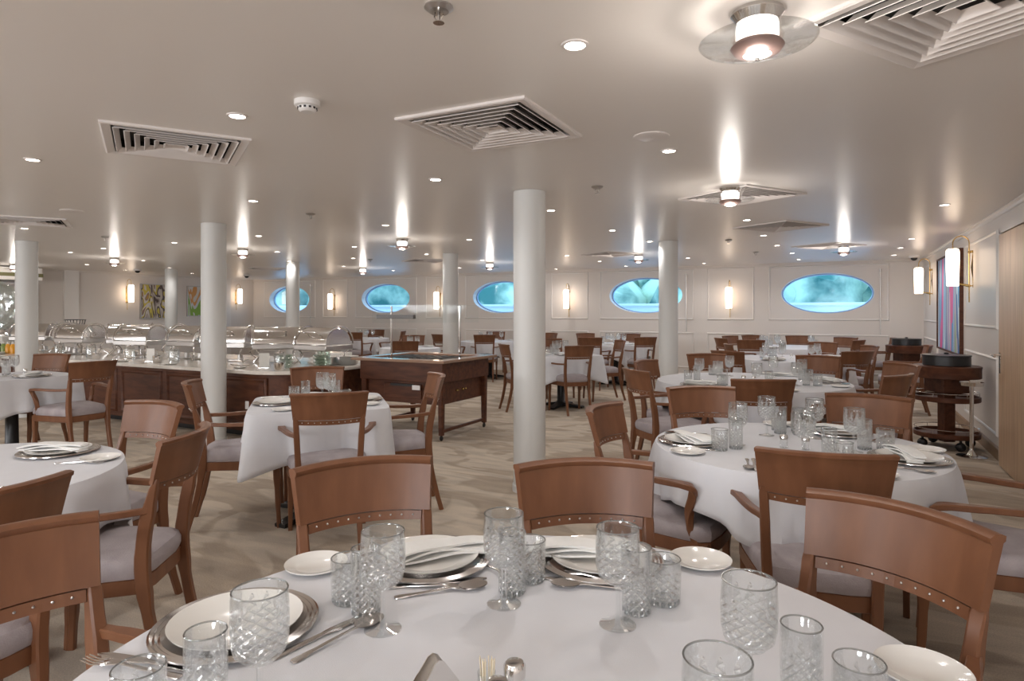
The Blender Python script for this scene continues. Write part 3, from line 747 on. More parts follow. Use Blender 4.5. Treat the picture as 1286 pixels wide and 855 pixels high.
def mk_table(hs, p):
    def f():
        t = thing('dining_table', '', 'table')
        bm = bm_new(); n = 48
        loft(bm, [[(outline(2*PI*i/n, hs, p)*0.985*math.cos(2*PI*i/n), outline(2*PI*i/n, hs, p)*0.985*math.sin(2*PI*i/n), z) for i in range(n)] for z in (TOP-0.035, TOP-0.003)]); obj('tabletop', bm, 'wood_dark', t)
        bm = bm_new(); lathe(bm, [(0.10, 0.03), (0.055, 0.09), (0.05, 0.5), (0.09, TOP-0.036)], 20); obj('pedestal', bm, 'black', t)
        bm = bm_new(); 
        for k in range(4):
            a = k*PI/2+PI/4; sweep(bm, [(0.05*math.cos(a), 0.05*math.sin(a), 0.045), (0.34*math.cos(a), 0.34*math.sin(a), 0.014)], [0.11, 0.09], [0.05, 0.024])
        obj('base', bm, 'black', t)
        return t
    return f
TABLES = {
 'T0': dict(c=(.005, 1.012), hs=.735, p=2, rot=0.3, cs=.93, cp=9, nm='near table', lab='large round table in the foreground'),
 'T1': dict(c=(1.28, 2.90), hs=.61, p=2, rot=0.9, cs=.80, cp=3.5, nm='right-hand table', lab='round table at right, behind the foreground one'),
 'T2': dict(c=(2.10, 5.60), hs=.80, p=2, rot=0.9, cs=.96, cp=4, nm='second right-hand table', lab='second large round table down the right side'),
 'T3': dict(c=(-1.30, 4.30), hs=.43, p=10, rot=math.atan2(.3, .954)+TH, cs=.72, cp=12, crot=0, nm='square table by the cart', lab='small square table in front of the wooden cart'),
 'T4': dict(c=(-4.75, 6.05), hs=.43, p=10, rot=0, cs=.72, cp=12, crot=0, nm='far left table', lab='square table at far left before the buffet'),
 'T5': dict(c=(-2.15, 2.38), hs=.60, p=2, rot=.5, cs=.80, cp=8, nm='left foreground table', lab='round table in the left foreground'),
 'T6': dict(c=(.70, 9.12), hs=.47, p=10, rot=math.atan2(.3, .954)+TH, cs=.76, cp=12, crot=0, nm='square table beyond the column', lab='square table just beyond the front column'),
 'T7': dict(c=(1.95, 12.0), hs=.62, p=2, rot=0, cs=.84, cp=8, nm='table before the second window', lab='round table before the second oval window'),
 'T8': dict(c=(-.45, 13.15), hs=.60, p=2, rot=.4, cs=.82, cp=8, nm='table under the middle window', lab='round table under the middle oval window'),
 'T9': dict(c=(3.66, 8.30), hs=.70, p=2, rot=.4, cs=.92, cp=8, nm='third right-hand table', lab='third round table down the right side'),
 'T10': dict(c=(4.75, 11.0), hs=.80, p=2, rot=.1, cs=1.0, cp=8, nm='farthest right table', lab='farthest round table on the right, under the window'),
 'T11': dict(c=(-3.33, 14.6), hs=.50, p=2, rot=.1, cs=.72, cp=8, nm='table under the fourth window', lab='round table under the fourth oval window'),
 'T12': dict(c=(-1.72, 10.75), hs=.50, p=2, rot=.3, cs=.72, cp=8, nm='table behind the salad cart', lab='round table behind the wooden salad cart'),
}
for k, T in TABLES.items():
    x, y = W(*T['c']); rz = T['rot'] if T['p'] > 5 else 0
    if T['p'] > 5: rz = T['rot']
    T['xy'] = (x, y)
    place('table%.2f_%d' % (T['hs'], T['p']), mk_table(T['hs'], T['p']), (x, y, 0), rz, T['lab'] + ', under a white cloth', 'dining tables')
    bm = mk_cloth(T['hs'], T['p'], T['cs'], T['cp'], T.get('crot', T['rot']), hash(k) % 1 + sum(map(ord, k)))
    o = obj('tablecloth', bm, 'linen', loc=(x, y, TOP)); o.rotation_euler = (0, 0, rz)
    sm = o.modifiers.new('thick', 'SOLIDIFY'); sm.thickness = 0.0015; sm.offset = 1
    tagit(o, 'white linen cloth over the ' + T['lab'].replace(', under the window', ''), 'tablecloth', 'white tablecloths')
TZ = TOP+0.0045
# --- tableware prototypes
def mk_charger():
    bm = bm_new(); lathe(bm, [(0, 0), (0.10, 0), (0.108, 0.004), (0.125, 0.007), (0.130, 0.0095), (0.134, 0.0075), (0.139, 0.011), (0.143, 0.009), (0.148, 0.0125), (0.152, 0.0105), (0.1525, 0.008), (0.11, 0.001), (0.10, -0.0015), (0, -0.0015)], 48)
    bmesh.ops.translate(bm, verts=bm.verts, vec=(0, 0, 0.0015)); return tagit(obj('charger_plate', bm, 'silver'), '', 'charger')
def plate(name, r, h):
    def f():
        bm = bm_new(); lathe(bm, [(0, 0.004), (r*0.62, 0.004), (r*0.68, 0.007), (r*0.98, h), (r, h+0.0015), (r*0.985, h-0.002), (r*0.70, 0.001), (r*0.6, 0), (0, 0)], 40)
        return tagit(obj(name, bm, 'china'), '', 'plate')
    return f
def mk_napkin():
    bm = bm_new()
    # a long folded napkin: stacked layers fanned at one end, gently bowed
    for k in range(3):
        rings = []; n = 10
        for i in range(n+1):
            u = -1+2*i/n; hw = (0.040-0.004*k)*(1.0-0.28*u) ; zc = 0.003+k*0.0068+0.010*(1-u*u)*(0.4+0.3*k)+0.003*math.sin(4*u+2*k); yy = 0.014*(1-u*u)+0.010*k*u
            x_ = 0.125*u-0.004*k
            rings.append([(x_, yy-hw, zc), (x_, yy-hw*0.98, zc+0.0045), (x_, yy-hw*0.3, zc+0.0065), (x_, yy+hw*0.4, zc+0.006), (x_, yy+hw*0.98, zc+0.004), (x_, yy+hw, zc)])
        loft(bm, rings)
    return tagit(obj('folded_napkin', bm, 'napkin'), '', 'napkin')
def mk_goblet():
    t = thing('goblet', '', 'glass')
    bm = bm_new(); lathe(bm, [(0.0405, 0.190), (0.0415, 0.189), (0.043, 0.15), (0.0425, 0.118), (0.038, 0.098), (0.024, 0.084), (0.0, 0.077)], 32)
    lathe(bm, [(0.0405, 0.190), (0.0395, 0.188), (0.041, 0.15), (0.0405, 0.119), (0.035, 0.101), (0.020, 0.088), (0, 0.084)], 32); obj('bowl', bm, 'goblet', t)
    bm = bm_new(); lathe(bm, [(0.0405+0.0013*math.cos(a), 0.1895+0.0013*math.sin(a)) for a in [2*PI*k/6 for k in range(7)]], 32); obj('rim', bm, 'rim', t)
    bm = bm_new(); lathe(bm, [(0.010, 0.079), (0.0055, 0.070), (0.0045, 0.04), (0.0065, 0.012), (0.014, 0.0055), (0.034, 0.0025), (0.036, 0.001), (0.034, 0), (0, 0)], 28); obj('stem', bm, 'glass', t)
    return t
def rimring(bm, r, z, q=0.0013):
    lathe(bm, [(r+q*math.cos(a), z+q*math.sin(a)) for a in [2*PI*k/6 for k in range(7)]], 32)
def tumbler(name, r, h, mat):
    def f():
        t = thing(name, '', 'glass')
        bm = bm_new(); lathe(bm, [(r-0.0015, h), (r, h-0.0015), (r*0.99, h*0.5), (r*0.94, 0.004), (r*0.86, 0), (0, 0)], 30); lathe(bm, [(r-0.0015, h), (r-0.003, h-0.002), (r-0.0035, h*0.5), (r*0.88, 0.012), (r*0.5, 0.010), (0, 0.011)], 30); obj('glass_body', bm, mat, t)
        bm = bm_new(); rimring(bm, r-0.0015, h); obj('rim', bm, 'rim', t)
        bm = bm_new(); n = 14
        for k in range(n):
            a = 2*PI*k/n; cx_, cy_ = r*0.80*math.cos(a), r*0.80*math.sin(a)
            box(bm, (cx_, cy_, 0.006), (0.004, r*0.22, 0.009), rz=a+0.6)
        obj('cut_base', bm, 'rim', t, smooth=False)['kind'] = 'stuff'
        return t
    return f
def flatb(bm, pts, wds, th, crown=0.0):
    rings = []
    for (x_, z_), w_ in zip(pts, wds): rings.append([(x_, -w_/2, z_), (x_, 0, z_-crown*0.2), (x_, w_/2, z_), (x_, w_/2*0.9, z_+th), (x_, 0, z_+th+crown), (x_, -w_/2*0.9, z_+th)])
    loft(bm, rings)
def mk_knife():
    bm = bm_new(); flatb(bm, [(-0.11, 0.001), (-0.105, 0.001), (-0.06, 0.002), (0.0, 0.003), (0.005, 0.003), (0.03, 0.002), (0.09, 0.001), (0.11, 0.0005)], [0.012, 0.017, 0.014, 0.010, 0.014, 0.020, 0.018, 0.004], 0.0022, 0.0012)
    return tagit(obj('table_knife', bm, 'silver'), '', 'knife')
def mk_fork():
    bm = bm_new(); flatb(bm, [(-0.10, 0.001), (-0.095, 0.001), (-0.05, 0.003), (0.02, 0.008), (0.038, 0.008), (0.055, 0.006)], [0.010, 0.017, 0.010, 0.007, 0.020, 0.022], 0.002, 0.001)
    for k in range(4):
        y_ = -0.0093+k*0.0062; sweep(bm, [(0.054, y_, 0.007), (0.075, y_, 0.0045), (0.098, y_, 0.009)], [0.0034, 0.003, 0.0018], 0.0018)
    return tagit(obj('table_fork', bm, 'silver'), '', 'fork')
def mk_spoon():
    bm = bm_new(); flatb(bm, [(-0.10, 0.001), (-0.095, 0.001), (-0.05, 0.003), (0.03, 0.007), (0.045, 0.006)], [0.010, 0.017, 0.010, 0.006, 0.010], 0.002, 0.001)
    prof = [(math.cos(a), math.sin(a)) for a in [2*PI*i/20 for i in range(20)]]
    rings = [[(0.072+0.033*k*c, 0.0215*k*s, z) for c, s in prof] for k, z in ((1, 0.0085), (0.8, 0.0035), (0.45, 0.001), (0.1, 0.0005))]
    loft(bm, rings); loft(bm, [[(0.072+0.033*k*c, 0.0215*k*s, z+0.0012) for c, s in prof] for k, z in ((1, 0.0085), (0.8, 0.0040), (0.45, 0.0016), (0.1, 0.001))])
    return tagit(obj('soup_spoon', bm, 'silver'), '', 'spoon')
MK = dict(charger=mk_charger, plate=plate('dinner_plate', 0.122, 0.017), bread=plate('bread_plate', 0.073, 0.012), napkin=mk_napkin, goblet=mk_goblet,
          tall=tumbler('highball_glass', 0.031, 0.132, 'tall'), short=tumbler('tumbler_glass', 0.037, 0.092, 'short'), knife=mk_knife, fork=mk_fork, spoon=mk_spoon)
DESC = dict(charger='round ridged silver charger plate', plate='white dinner plate', bread='small white bread plate', napkin='folded white napkin', goblet='stemmed cut glass goblet', tall='tall cut glass highball', short='short cut glass tumbler', knife='steel table knife', fork='steel table fork', spoon='steel soup spoon')
GRP = dict(charger='silver charger plates', plate='white dinner plates', bread='white bread plates', napkin='folded white napkins', goblet='cut glass goblets', tall='cut glass highballs', short='cut glass tumblers', knife='table knives', fork='table forks', spoon='soup spoons')
def ware(kind, x, y, z, rz, where): return place(kind, MK[kind], (x, y, z), rz, DESC[kind]+' '+where, GRP[kind])
EIGHT = ['right side', 'far right side', 'far side', 'far left side', 'left side', 'near left side', 'near side', 'near right side']
USED = set()
def setting(tk, X, Z, items, side=1, where=None, r=None):
    "a cover at table tk in the direction of the seat whose chair back is at X, Z"
    T = TABLES[tk]; cx, cz = T['c']; dx, dz = X-cx, Z-cz; l = math.hypot(dx, dz); dx /= l; dz /= l
    R = T['hs']-0.01 if r is None else r
    wh = where or ('at the %s of the %s' % (EIGHT[int(round(math.atan2(dz, dx)/(PI/4))) % 8], T['nm']))
    if where is None:
        if (tk, wh) in USED: wh = wh.replace('at the ', 'just past the ')
        USED.add((tk, wh))
    lx, lz = -dz*side, dx*side                                 # along the rim
    rz = Wd(dx, dz)
    def P(out, al): return W(cx+dx*(R-out)+lx*al, cz+dz*(R-out)+lz*al)
    if 'p' in items:
        x, y = P(0.15, 0); ware('charger', x, y, TZ, rz, wh); ware('plate', x, y, TZ+0.0035, rz, wh)
    if 'n' in items:
        x, y = P(0.16, 0.0); ware('napkin', x, y, TZ+(0.0115 if 'p' in items else 0.001), rz+0.35*side, wh)
    if 'b' in items:
        x, y = P(0.11, 0.235); ware('bread', x, y, TZ, rz, wh)
    if 'g' in items:
        x, y = P(0.355, 0.02); ware('goblet', x, y, TZ, rz+dx, wh)
    if 't' in items:
        x, y = P(0.33, 0.11); ware('tall', x, y, TZ, rz+dz, wh)
    if 's' in items:
        x, y = P(0.255, 0.15); ware('short', x, y, TZ, rz+dx, wh)
    if 'c' in items:
        x, y = P(0.15, -0.185); ware('knife', x, y, TZ, rz+PI/2, wh)
        x, y = P(0.15, -0.21); ware('spoon', x, y, TZ, rz+PI/2, wh)
        x, y = P(0.15, 0.168); ware('fork', x, y, TZ, rz+PI/2, wh)
def at(kind, X, Z, where, ang=0.0, z=TZ):
    x, y = W(X, Z); return ware(kind, x, y, z, ang+TH, where)
# --- the near table, place by place
for X, Z, wh, na in ((-.203, 1.557, 'before the armchair left of centre', 0.30), (.215, 1.555, 'before the armchair in front of the column', -0.30), (-.532, 1.231, 'before the armchair cut by the left edge', None)):
    at('charger', X, Z, wh+', near table'); at('plate', X, Z, wh+', near table', z=TZ+0.0035)
    if na is not None: at('napkin', X+(-.03 if na < 0 else .03), Z, 'on the plate '+wh, na, TZ+0.0125)
at('bread', -.467, 1.52, 'on the near table, left of the middle-left plate')
at('bread', .458, 1.547, 'on the near table, right of the middle-right plate')
at('bread', .69, 1.07, 'at the bottom right corner, near table')
for X, Z, wh in ((-.248, 1.224, 'on the near table, left of its middle'), (-.017, 1.33, 'in the centre back of the near table, tallest in the middle'), (.206, 1.242, 'on the near table, right of its middle'),
                 (.372, 1.0, 'on the right of the near table, before the studded chair'), (-.382, .965, 'overlapping the left foreground plate on the near table'), (.25, .775, 'at the bottom edge of the picture, near table')):
    at('goblet', X, Z, wh)
for X, Z, wh in ((-.295, 1.288, 'beside the left-middle goblet, near table'), (.0, 1.385, 'just behind the centre goblet, near table'), (.253, 1.295, 'beside the right-middle goblet, near table'),
                 (.443, .975, 'on the right of the near table, between two glasses'), (-.459, .955, 'in the left foreground of the near table')):
    at('tall', X, Z, wh)
for X, Z, wh in ((-.345, 1.345, 'beside the upper left bread plate, near table'), (.04, 1.45, 'behind the centre goblet, near table'), (.318, 1.34, 'beside the upper right bread plate, near table'),
                 (.515, .945, 'at the lower right of the near table'), (-.545, .93, 'at the lower left corner of the picture, near table')):
    at('short', X, Z, wh)
at('knife', -.165, 1.43, 'below the middle-left plate, near table', 0.22); at('fork', -.175, 1.405, 'below the middle-left plate, near table', -0.12); at('spoon', -.155, 1.385, 'below the middle-left plate, near table', 0.30)
at('knife', .175, 1.43, 'below the middle-right plate, near table', 2.9); at('fork', .18, 1.455, 'below the middle-right plate, near table', 2.75); at('spoon', .19, 1.405, 'below the middle-right plate, near table', 3.0)
at('knife', .045, 1.60, 'standing between the two far plates, near table', 1.2); at('spoon', .062, 1.56, 'between the two far plates, near table', -1.75); at('fork', -.045, 1.50, 'right of the middle-left plate, near table', -.9)
at('knife', -.355, 1.20, 'right of the left foreground plate, near table', 0.90); at('spoon', -.322, 1.185, 'right of the left foreground plate, near table', 0.92)
at('fork', -.648, 1.085, 'left of the left foreground plate, near table', 2.9); at('knife', -.63, 1.105, 'left of the left foreground plate, near table', 2.88); 
at('fork', .335, 1.62, 'right of the middle-right plate, near table', -1.2)
# --- the other tables
for a in ((1.91, 3.41), (2.10, 2.26), (.43, 3.04), (.99, 2.02)): setting('T1', *a, 'pnbgtsc', 1)
setting('T1', 1.12, 3.80, 'bgts', -1)
for a, it in (((.93, 4.92), 'pnbgts'), ((1.2, 5.83), 'gts'), ((2.05, 6.74), 'gts'), ((3.36, 5.45), 'pnbgtsc'), ((2.76, 4.50), 'bgts'), ((1.66, 4.19), 'bngt'), ((3.10, 6.45), 'nbg')): setting('T2', *a, it)
for a, it in (((-1.0, 3.5), 'b'), ((-2.06, 4.06), 'pbts'), ((-.52, 4.54), 'pbgs'), ((-1.57, 5.14), 'gtn')): setting('T3', *a, it, side=-1)
for a, it in (((-3.74, 5.72), 'pn'), ((-4.83, 6.72), 'gts'), ((-5.07, 5.3), 'png')): setting('T4', *a, it)
for a, it in (((-1.75, 3.16), 'pn'), ((-1.2, 2.4), 'bc'), ((-2.6, 3.1), 'gs')): setting('T5', *a, it, 1, r=.57)
for a, it in (((.89, 8.3), 'pnb'), ((1.71, 9.9), 'ng'), ((-.14, 8.75), 'ngt'), ((.62, 10.5), 'gts')): setting('T6', *a, it)
for a, it in (((1.34, 10.95), 'ng'), ((2.34, 11.1), 'ng'), ((1.5, 13.1), 'gt'), ((2.38, 12.85), 'ngt')): setting('T7', *a, it)
for a, it in (((-.53, 12.2), 'ng'), ((-.36, 14.2), 'ngt'), ((-1.5, 12.5), 'ng'), ((.85, 13.3), 'ng')): setting('T8', *a, it)
for a, it in (((2.42, 7.2), 'png'), ((2.95, 8.75), 'gt'), ((3.9, 7.15), 'pgt'), ((4.72, 8.35), 'png'), ((3.75, 9.6), 'gts')): setting('T9', *a, it)
for a, it in (((3.75, 10.0), 'pgt'), ((3.48, 10.7), 'ngt'), ((4.0, 11.75), 'gt'), ((4.8, 12.1), 'gts'), ((5.45, 9.95), 'pngt'), ((5.95, 11.1), 'ng'), ((6.25, 10.6), 'n')): setting('T10', *a, it)
for a, it in (((-3.4, 13.6), 'ng'), ((-3.35, 15.7), 'g'), ((-2.45, 14.5), 'ng'), ((-4.25, 14.6), 'ng')): setting('T11', *a, it)
for a, it in (((-1.62, 9.6), 'ng'), ((-1.85, 12.0), 'g'), ((-.95, 11.2), 'ng')): setting('T12', *a, it)
# --- cruets
def mk_shaker():
    t = thing('salt_shaker', '', 'shaker')
    bm = bm_new(); lathe(bm, [(0, 0), (0.017, 0), (0.0175, 0.002), (0.0165, 0.045), (0.0, 0.045)], 20); obj('glass_body', bm, 'glass', t)
    bm = bm_new(); lathe(bm, [(0.0175, 0.036), (0.0178, 0.052), (0.014, 0.058), (0.0, 0.060)], 20); obj('cap', bm, 'chrome', t)
    return t
def mk_picks():
    t = thing('toothpick_holder', '', 'holder')
    bm = bm_new(); lathe(bm, [(0, 0), (0.013, 0), (0.015, 0.045), (0.0138, 0.045), (0.012, 0.003), (0, 0.003)], 18); obj('cup', bm, 'glass', t)
    bm = bm_new(); rg = random.Random(2)
    for k in range(16):
        a = rg.random()*6.28; q = 0.002+0.008*rg.random(); tube(bm, [(q*math.cos(a), q*math.sin(a), 0.004), (q*1.35*math.cos(a+.3), q*1.35*math.sin(a+.3), 0.062+0.004*rg.random())], 0.0009)
    obj('toothpicks', bm, simple('pick_wood', (0.75, 0.66, 0.5), 0.7), t)['kind'] = 'stuff'
    return t
def mk_tent():
    t = thing('napkin_holder', '', 'holder')
    for s in (-1, 1):
        bm = bm_new(); n = 12
        pts = [(0.0, 0.0)] ; out = [(-0.045, 0), (-0.03, 0.05), (-0.008, 0.082), (0, 0.086), (0.008, 0.082), (0.03, 0.05), (0.045, 0)]
        loft(bm, [[(x_, s*(0.022-z_*0.12)+dd, z_+0.002) for x_, z_ in out] for dd in (-0.0008, 0.0008)]); obj('side_plate', bm, 'chrome', t)
    bm = bm_new(); box(bm, (0, 0, 0.002), (0.09, 0.044, 0.003)); obj('base', bm, 'chrome', t)
    return t
for key, mk, X, Z, lab, rz in (('shaker', mk_shaker, 0.004, 1.005, 'glass shaker with domed chrome cap, taller-looking one at the bottom centre', 0), ('shaker', mk_shaker, -0.022, 0.955, 'glass shaker with chrome cap at the very bottom edge', 0),
                               ('picks', mk_picks, -0.040, 1.0, 'small glass cup of toothpicks beside the chrome shakers', 0), ('tent', mk_tent, -0.115, 0.965, 'arched metal napkin holder at the bottom centre of the near table', 0.55)):
    x, y = W(X, Z); place(key, mk, (x, y, TZ), rz+TH, lab, 'cruets')
for tk, X, Z in (('T1', 1.22, 2.86), ('T1', 1.30, 2.82), ('T2', 2.0, 5.5), ('T2', 2.08, 5.48), ('T3', -1.28, 4.33), ('T4', -4.7, 6.15), ('T9', 3.6, 8.2), ('T10', 4.7, 11.0)):
    x, y = W(X, Z); nm = TABLES[tk]['nm']; lf = (X in (1.22, 2.0))
    place('shaker', mk_shaker, (x, y, TZ), 0, 'small chrome-capped shaker amid the %s%s' % (nm, ', left of its pair' if lf else ''), 'cruets')

# ------------------------------------------------------------------ buffet counter
BX0, BX1, BY0, BY1 = -13.4, -4.90, 4.66, 6.35
def stadium(x0, x1, y0, y1, r, n=10):
    "rounded-right-end outline with a projecting rounded nose at the front"
    P = [(x0, y0)]
    P += [(-5.45, y0)]
    for k in range(n+1):
        a = -PI/2+PI/2*k/n*1.0; P.append((-5.45+0.52*math.cos(a), y0+0.50+0.50*math.sin(a)))
    for k in range(1, n+1):
        a = -PI/2+PI/2*k/n; P.append((x1-r+r*math.cos(a), y0+0.58+r+r*math.sin(a)))
    for k in range(n+1):
        a = PI/2*k/n; P.append((x1-r+r*math.cos(a), y1-r+r*math.sin(a)))
    P.append((x0, y1)); return P
ct = thing('buffet_counter', 'long marble-topped buffet counter with a dark wood base', 'counter', (0, 0, 0))
def off(P, d):
    cx = sum(p[0] for p in P)/len(P); cy = sum(p[1] for p in P)/len(P); out = []
    n = len(P)
    for i in range(n):
        a = Vector(P[i-1]); b = Vector(P[(i+1) % n]); t_ = (b-a)
        if t_.length < 1e-6: out.append(P[i]); continue
        t_.normalize(); out.append((P[i][0]-t_.y*d, P[i][1]+t_.x*d))
    return out
O = stadium(BX0, BX1, BY0, BY1, 0.35)
bm = bm_new(); loft(bm, [[(x, y, z) for x, y in off(O, d)] for d, z in ((0.012, 0.700), (0, 0.706), (0, 0.732), (0.008, 0.740))]); obj('countertop', bm, 'marble', ct)
bm = bm_new(); loft(bm, [[(x, y, z) for x, y in off(O, 0.10)] for z in (0.08, 0.70)]); body = obj('base_cabinet', bm, 'wood_dark', ct)
bm = bm_new(); loft(bm, [[(x, y, z) for x, y in off(O, 0.22)] for z in (0.0, 0.08)]); obj('plinth', bm, 'black', ct)
for k in range(9):
    x = -12.6+k*0.86
    bm = bm_new(); frame_ring(bm, x-0.39, x+0.39, 0.13, 0.66, lambda u, z, d: (u, BY0+0.10-d, z), 0.05, 0.018); obj('front_panel', bm, 'wood_dark', ct)
for x in (-5.62, -6.55):
    bm = bm_new(); box(bm, (x, BY0+0.092, 0.36), (0.05, 0.012, 0.085), bevel=0.003); o = obj('power_socket', bm, 'white', ct)
# chafing dishes
def mk_chafer():
    t = thing('chafing_dish', '', 'chafing dish')
    L_, R_ = 0.52, 0.19
    bm = bm_new(); box(bm, (0, 0, 0.205), (L_+0.04, 2*R_+0.03, 0.07), bevel=0.012); obj('water_pan', bm, 'steel', t)
    bm = bm_new(); n = 16; rings = []
    for xx, rr in ((-L_/2, R_*0.55), (-L_/2, R_*0.93), (-L_/2+0.012, R_), (L_/2-0.012, R_), (L_/2, R_*0.93), (L_/2, R_*0.55)):
        rings.append([(xx, rr*math.cos(PI*k/n), 0.242+rr*math.sin(PI*k/n)) for k in range(n+1)])
    loft(bm, rings, cap=True, closed=False); obj('roll_lid', bm, 'chrome', t)
    for s in (-1, 1):
        bm = bm_new(); tube(bm, [(s*(L_/2+0.012), (R_+0.014)*math.cos(a), 0.242+(R_+0.014)*math.sin(a)) for a in [PI*k/16 for k in range(17)]], 0.010); obj('end_hoop', bm, 'chrome', t)
    bm = bm_new(); tube(bm, smoothpts([(-0.10, -R_*0.80, 0.365), (-0.09, -R_*0.95-0.04, 0.385), (0.09, -R_*0.95-0.04, 0.385), (0.10, -R_*0.80, 0.365)], 4), 0.008); obj('handle', bm, 'chrome', t)
    for sx in (-1, 1):
        for sy in (-1, 1):
            bm = bm_new(); tube(bm, smoothpts([(sx*(L_/2-0.02), sy*(R_-0.01), 0.19), (sx*(L_/2-0.07), sy*(R_-0.05), 0.10), (sx*(L_/2+0.0), sy*(R_+0.02), 0.0)], 4), 0.009); obj('leg', bm, 'chrome', t)
    bm = bm_new(); cyl(bm, (-0.13, 0, 0.02), 0.035, 0.06, 14); cyl(bm, (0.13, 0, 0.02), 0.035, 0.06, 14); box(bm, (0, 0, 0.016), (L_-0.1, 0.12, 0.006)); obj('burner_tray', bm, 'steel', t)
    return t
CF = [(-11.15, 5.45, 0.5), (-10.45, 5.55, -0.35), (-9.75, 5.35, 0.15), (-9.0, 5.6, 0.9), (-8.35, 5.35, 0.2), (-7.5, 5.5, 0.0), (-6.75, 5.45, 0.45), (-6.05, 5.55, 0.85), (-5.35, 5.6, -0.1)]
for i, (x, y, rz) in enumerate(CF):
    place('chafer', mk_chafer, (x, y, 0.741), rz, 'polished roll-top chafing dish on the buffet, %s' % (['leftmost of the row', 'second from the left', 'third from the left', 'fourth from the left', 'fifth, middle of the row', 'just left of the buffet column', 'just right of the buffet column', 'second from the right', 'rightmost, nearest the salad cart'][i]), 'roll-top chafing dishes')
def gobj(name, prof, mat, x, y, z, label, cat, group=None, seg=20):
    bm = bm_new(); lathe(bm, prof, seg); o = obj(name, bm, mat, loc=(x, y, z)); return tagit(o, label, cat, group)
CZ = 0.741
# glass sculpture on a riser
t = thing('display_riser', 'white display riser box at the left of the buffet', 'riser', (-11.75, 5.35, CZ), 0)
bm = bm_new(); box(bm, (0, 0, 0.12), (0.7, 0.5, 0.24), bevel=0.01); obj('box', bm, 'china', t)
t = thing('glass_sculpture', 'large oval carved glass sculpture standing on the riser', 'sculpture', (-11.95, 5.35, CZ+0.241), 0.6)
bm = bm_new(); bmesh.ops.create_icosphere(bm, subdivisions=4, radius=1, matrix=Matrix.Diagonal((0.26, 0.09, 0.40, 1)))
rg = random.Random(5); 
for v in bm.verts:
    v.co *= 1+0.09*math.sin(23*v.co.x+3)*math.sin(17*v.co.z+1)+rg.uniform(-0.03, 0.03)
bmesh.ops.translate(bm, verts=bm.verts, vec=(0, 0, 0.45)); o = obj('glass_oval', bm, glassy('carved_glass', (0.80, 0.86, 0.84), base=0.35), t, smooth=False)
bm = bm_new(); lathe(bm, [(0, 0), (0.14, 0), (0.14, 0.02), (0.05, 0.04), (0.04, 0.09), (0, 0.09)], 20); obj('stand', bm, 'chrome', t)
for i in range(7):
    x = -11.6+i*0.13; 
    t = thing('juice_bottle', 'short %s bottle in the row beside the riser, number %s from the left' % (['dark', 'dark', 'green', 'dark', 'green', 'orange', 'orange'][i], ['one', 'two', 'three', 'four', 'five', 'six', 'seven'][i]), 'bottle', (x, 4.98, CZ), 0, 'bottles on the buffet')
    bm = bm_new(); lathe(bm, [(0, 0), (0.035, 0), (0.037, 0.10), (0.018, 0.14), (0.0, 0.14)], 14); obj('bottle_body', bm, ['black', 'dark', 'lime', 'black', 'lime', 'orange', 'orange'][i], t)
    bm = bm_new(); cyl(bm, (0, 0, 0.14), 0.017, 0.03, 12); obj('cap', bm, 'china', t)
t = thing('wire_basket', 'round dark wire basket raised behind the leftmost chafing dish', 'basket', (-11.3, 6.1, CZ), 0)
bm = bm_new(); cyl(bm, (0, 0, 0), 0.09, 0.01, 20); cyl(bm, (0, 0, 0), 0.015, 0.36, 10); cyl(bm, (0, 0, 0.36), 0.12, 0.006, 24); obj('stand', bm, 'steel', t)
bm = bm_new()
for k in range(20):
    a = k*PI/10; tube(bm, [(0.12*math.cos(a), 0.12*math.sin(a), 0.36), (0.15*math.cos(a), 0.15*math.sin(a), 0.48)], 0.003)
tube(bm, [(0.15*math.cos(k*PI/12), 0.15*math.sin(k*PI/12), 0.48) for k in range(25)], 0.006); obj('wires', bm, 'black', t)
# jars, glass racks, plates and cards along the counter
JAR = [(0, 0), (0.055, 0), (0.06, 0.01), (0.06, 0.15), (0.05, 0.17), (0.047, 0.17), (0.056, 0.15), (0.056, 0.014), (0, 0.012)]
for i, (x, y) in enumerate(((-5.35, 4.95), (-7.15, 4.98), (-8.05, 5.0), (-8.8, 4.95), (-9.6, 4.98), (-10.5, 5.0))):
    t = thing('preserve_jar', 'clear glass jar with steel lid on the buffet front, %s' % ['nearest the cart', 'right of the buffet column', 'third along', 'fourth along', 'fifth along', 'leftmost'][i], 'jar', (x, y, CZ), 0, 'jars on the buffet')
    bm = bm_new(); lathe(bm, JAR, 18); obj('jar_body', bm, 'glass', t)
    bm = bm_new(); cyl(bm, (0, 0, 0.171), 0.05, 0.012, 18); ball(bm, (0, 0, 0.192), 0.012, 8); obj('lid', bm, 'chrome', t)
t = thing('tall_jar', 'tall clear glass canister near the right end of the buffet', 'jar', (-5.25, 5.5, CZ), 0)
bm = bm_new(); lathe(bm, [(0, 0), (0.07, 0), (0.075, 0.01), (0.075, 0.26), (0.07, 0.27), (0.066, 0.26), (0.068, 0.015), (0, 0.012)], 22); obj('jar_body', bm, 'green_glass', t)
bm = bm_new(); cyl(bm, (0, 0, 0.271), 0.078, 0.015, 22); obj('lid', bm, 'china', t)
for i, (x, y) in enumerate(((-5.05, 5.25), (-5.42, 5.1))):
    for k in range(4):
        o = gobj('glass_bowl', [(0, 0), (0.05, 0), (0.085, 0.035), (0.09, 0.038), (0.083, 0.036), (0.048, 0.004), (0, 0.004)], 'green_glass', x, y, CZ+k*0.036, 'green-tinted glass bowl, %s of the %s stack on the buffet' % (['bottom', 'second', 'third', 'top'][k], ['right', 'left'][i]), 'bowl', 'stacked glass bowls', 22)
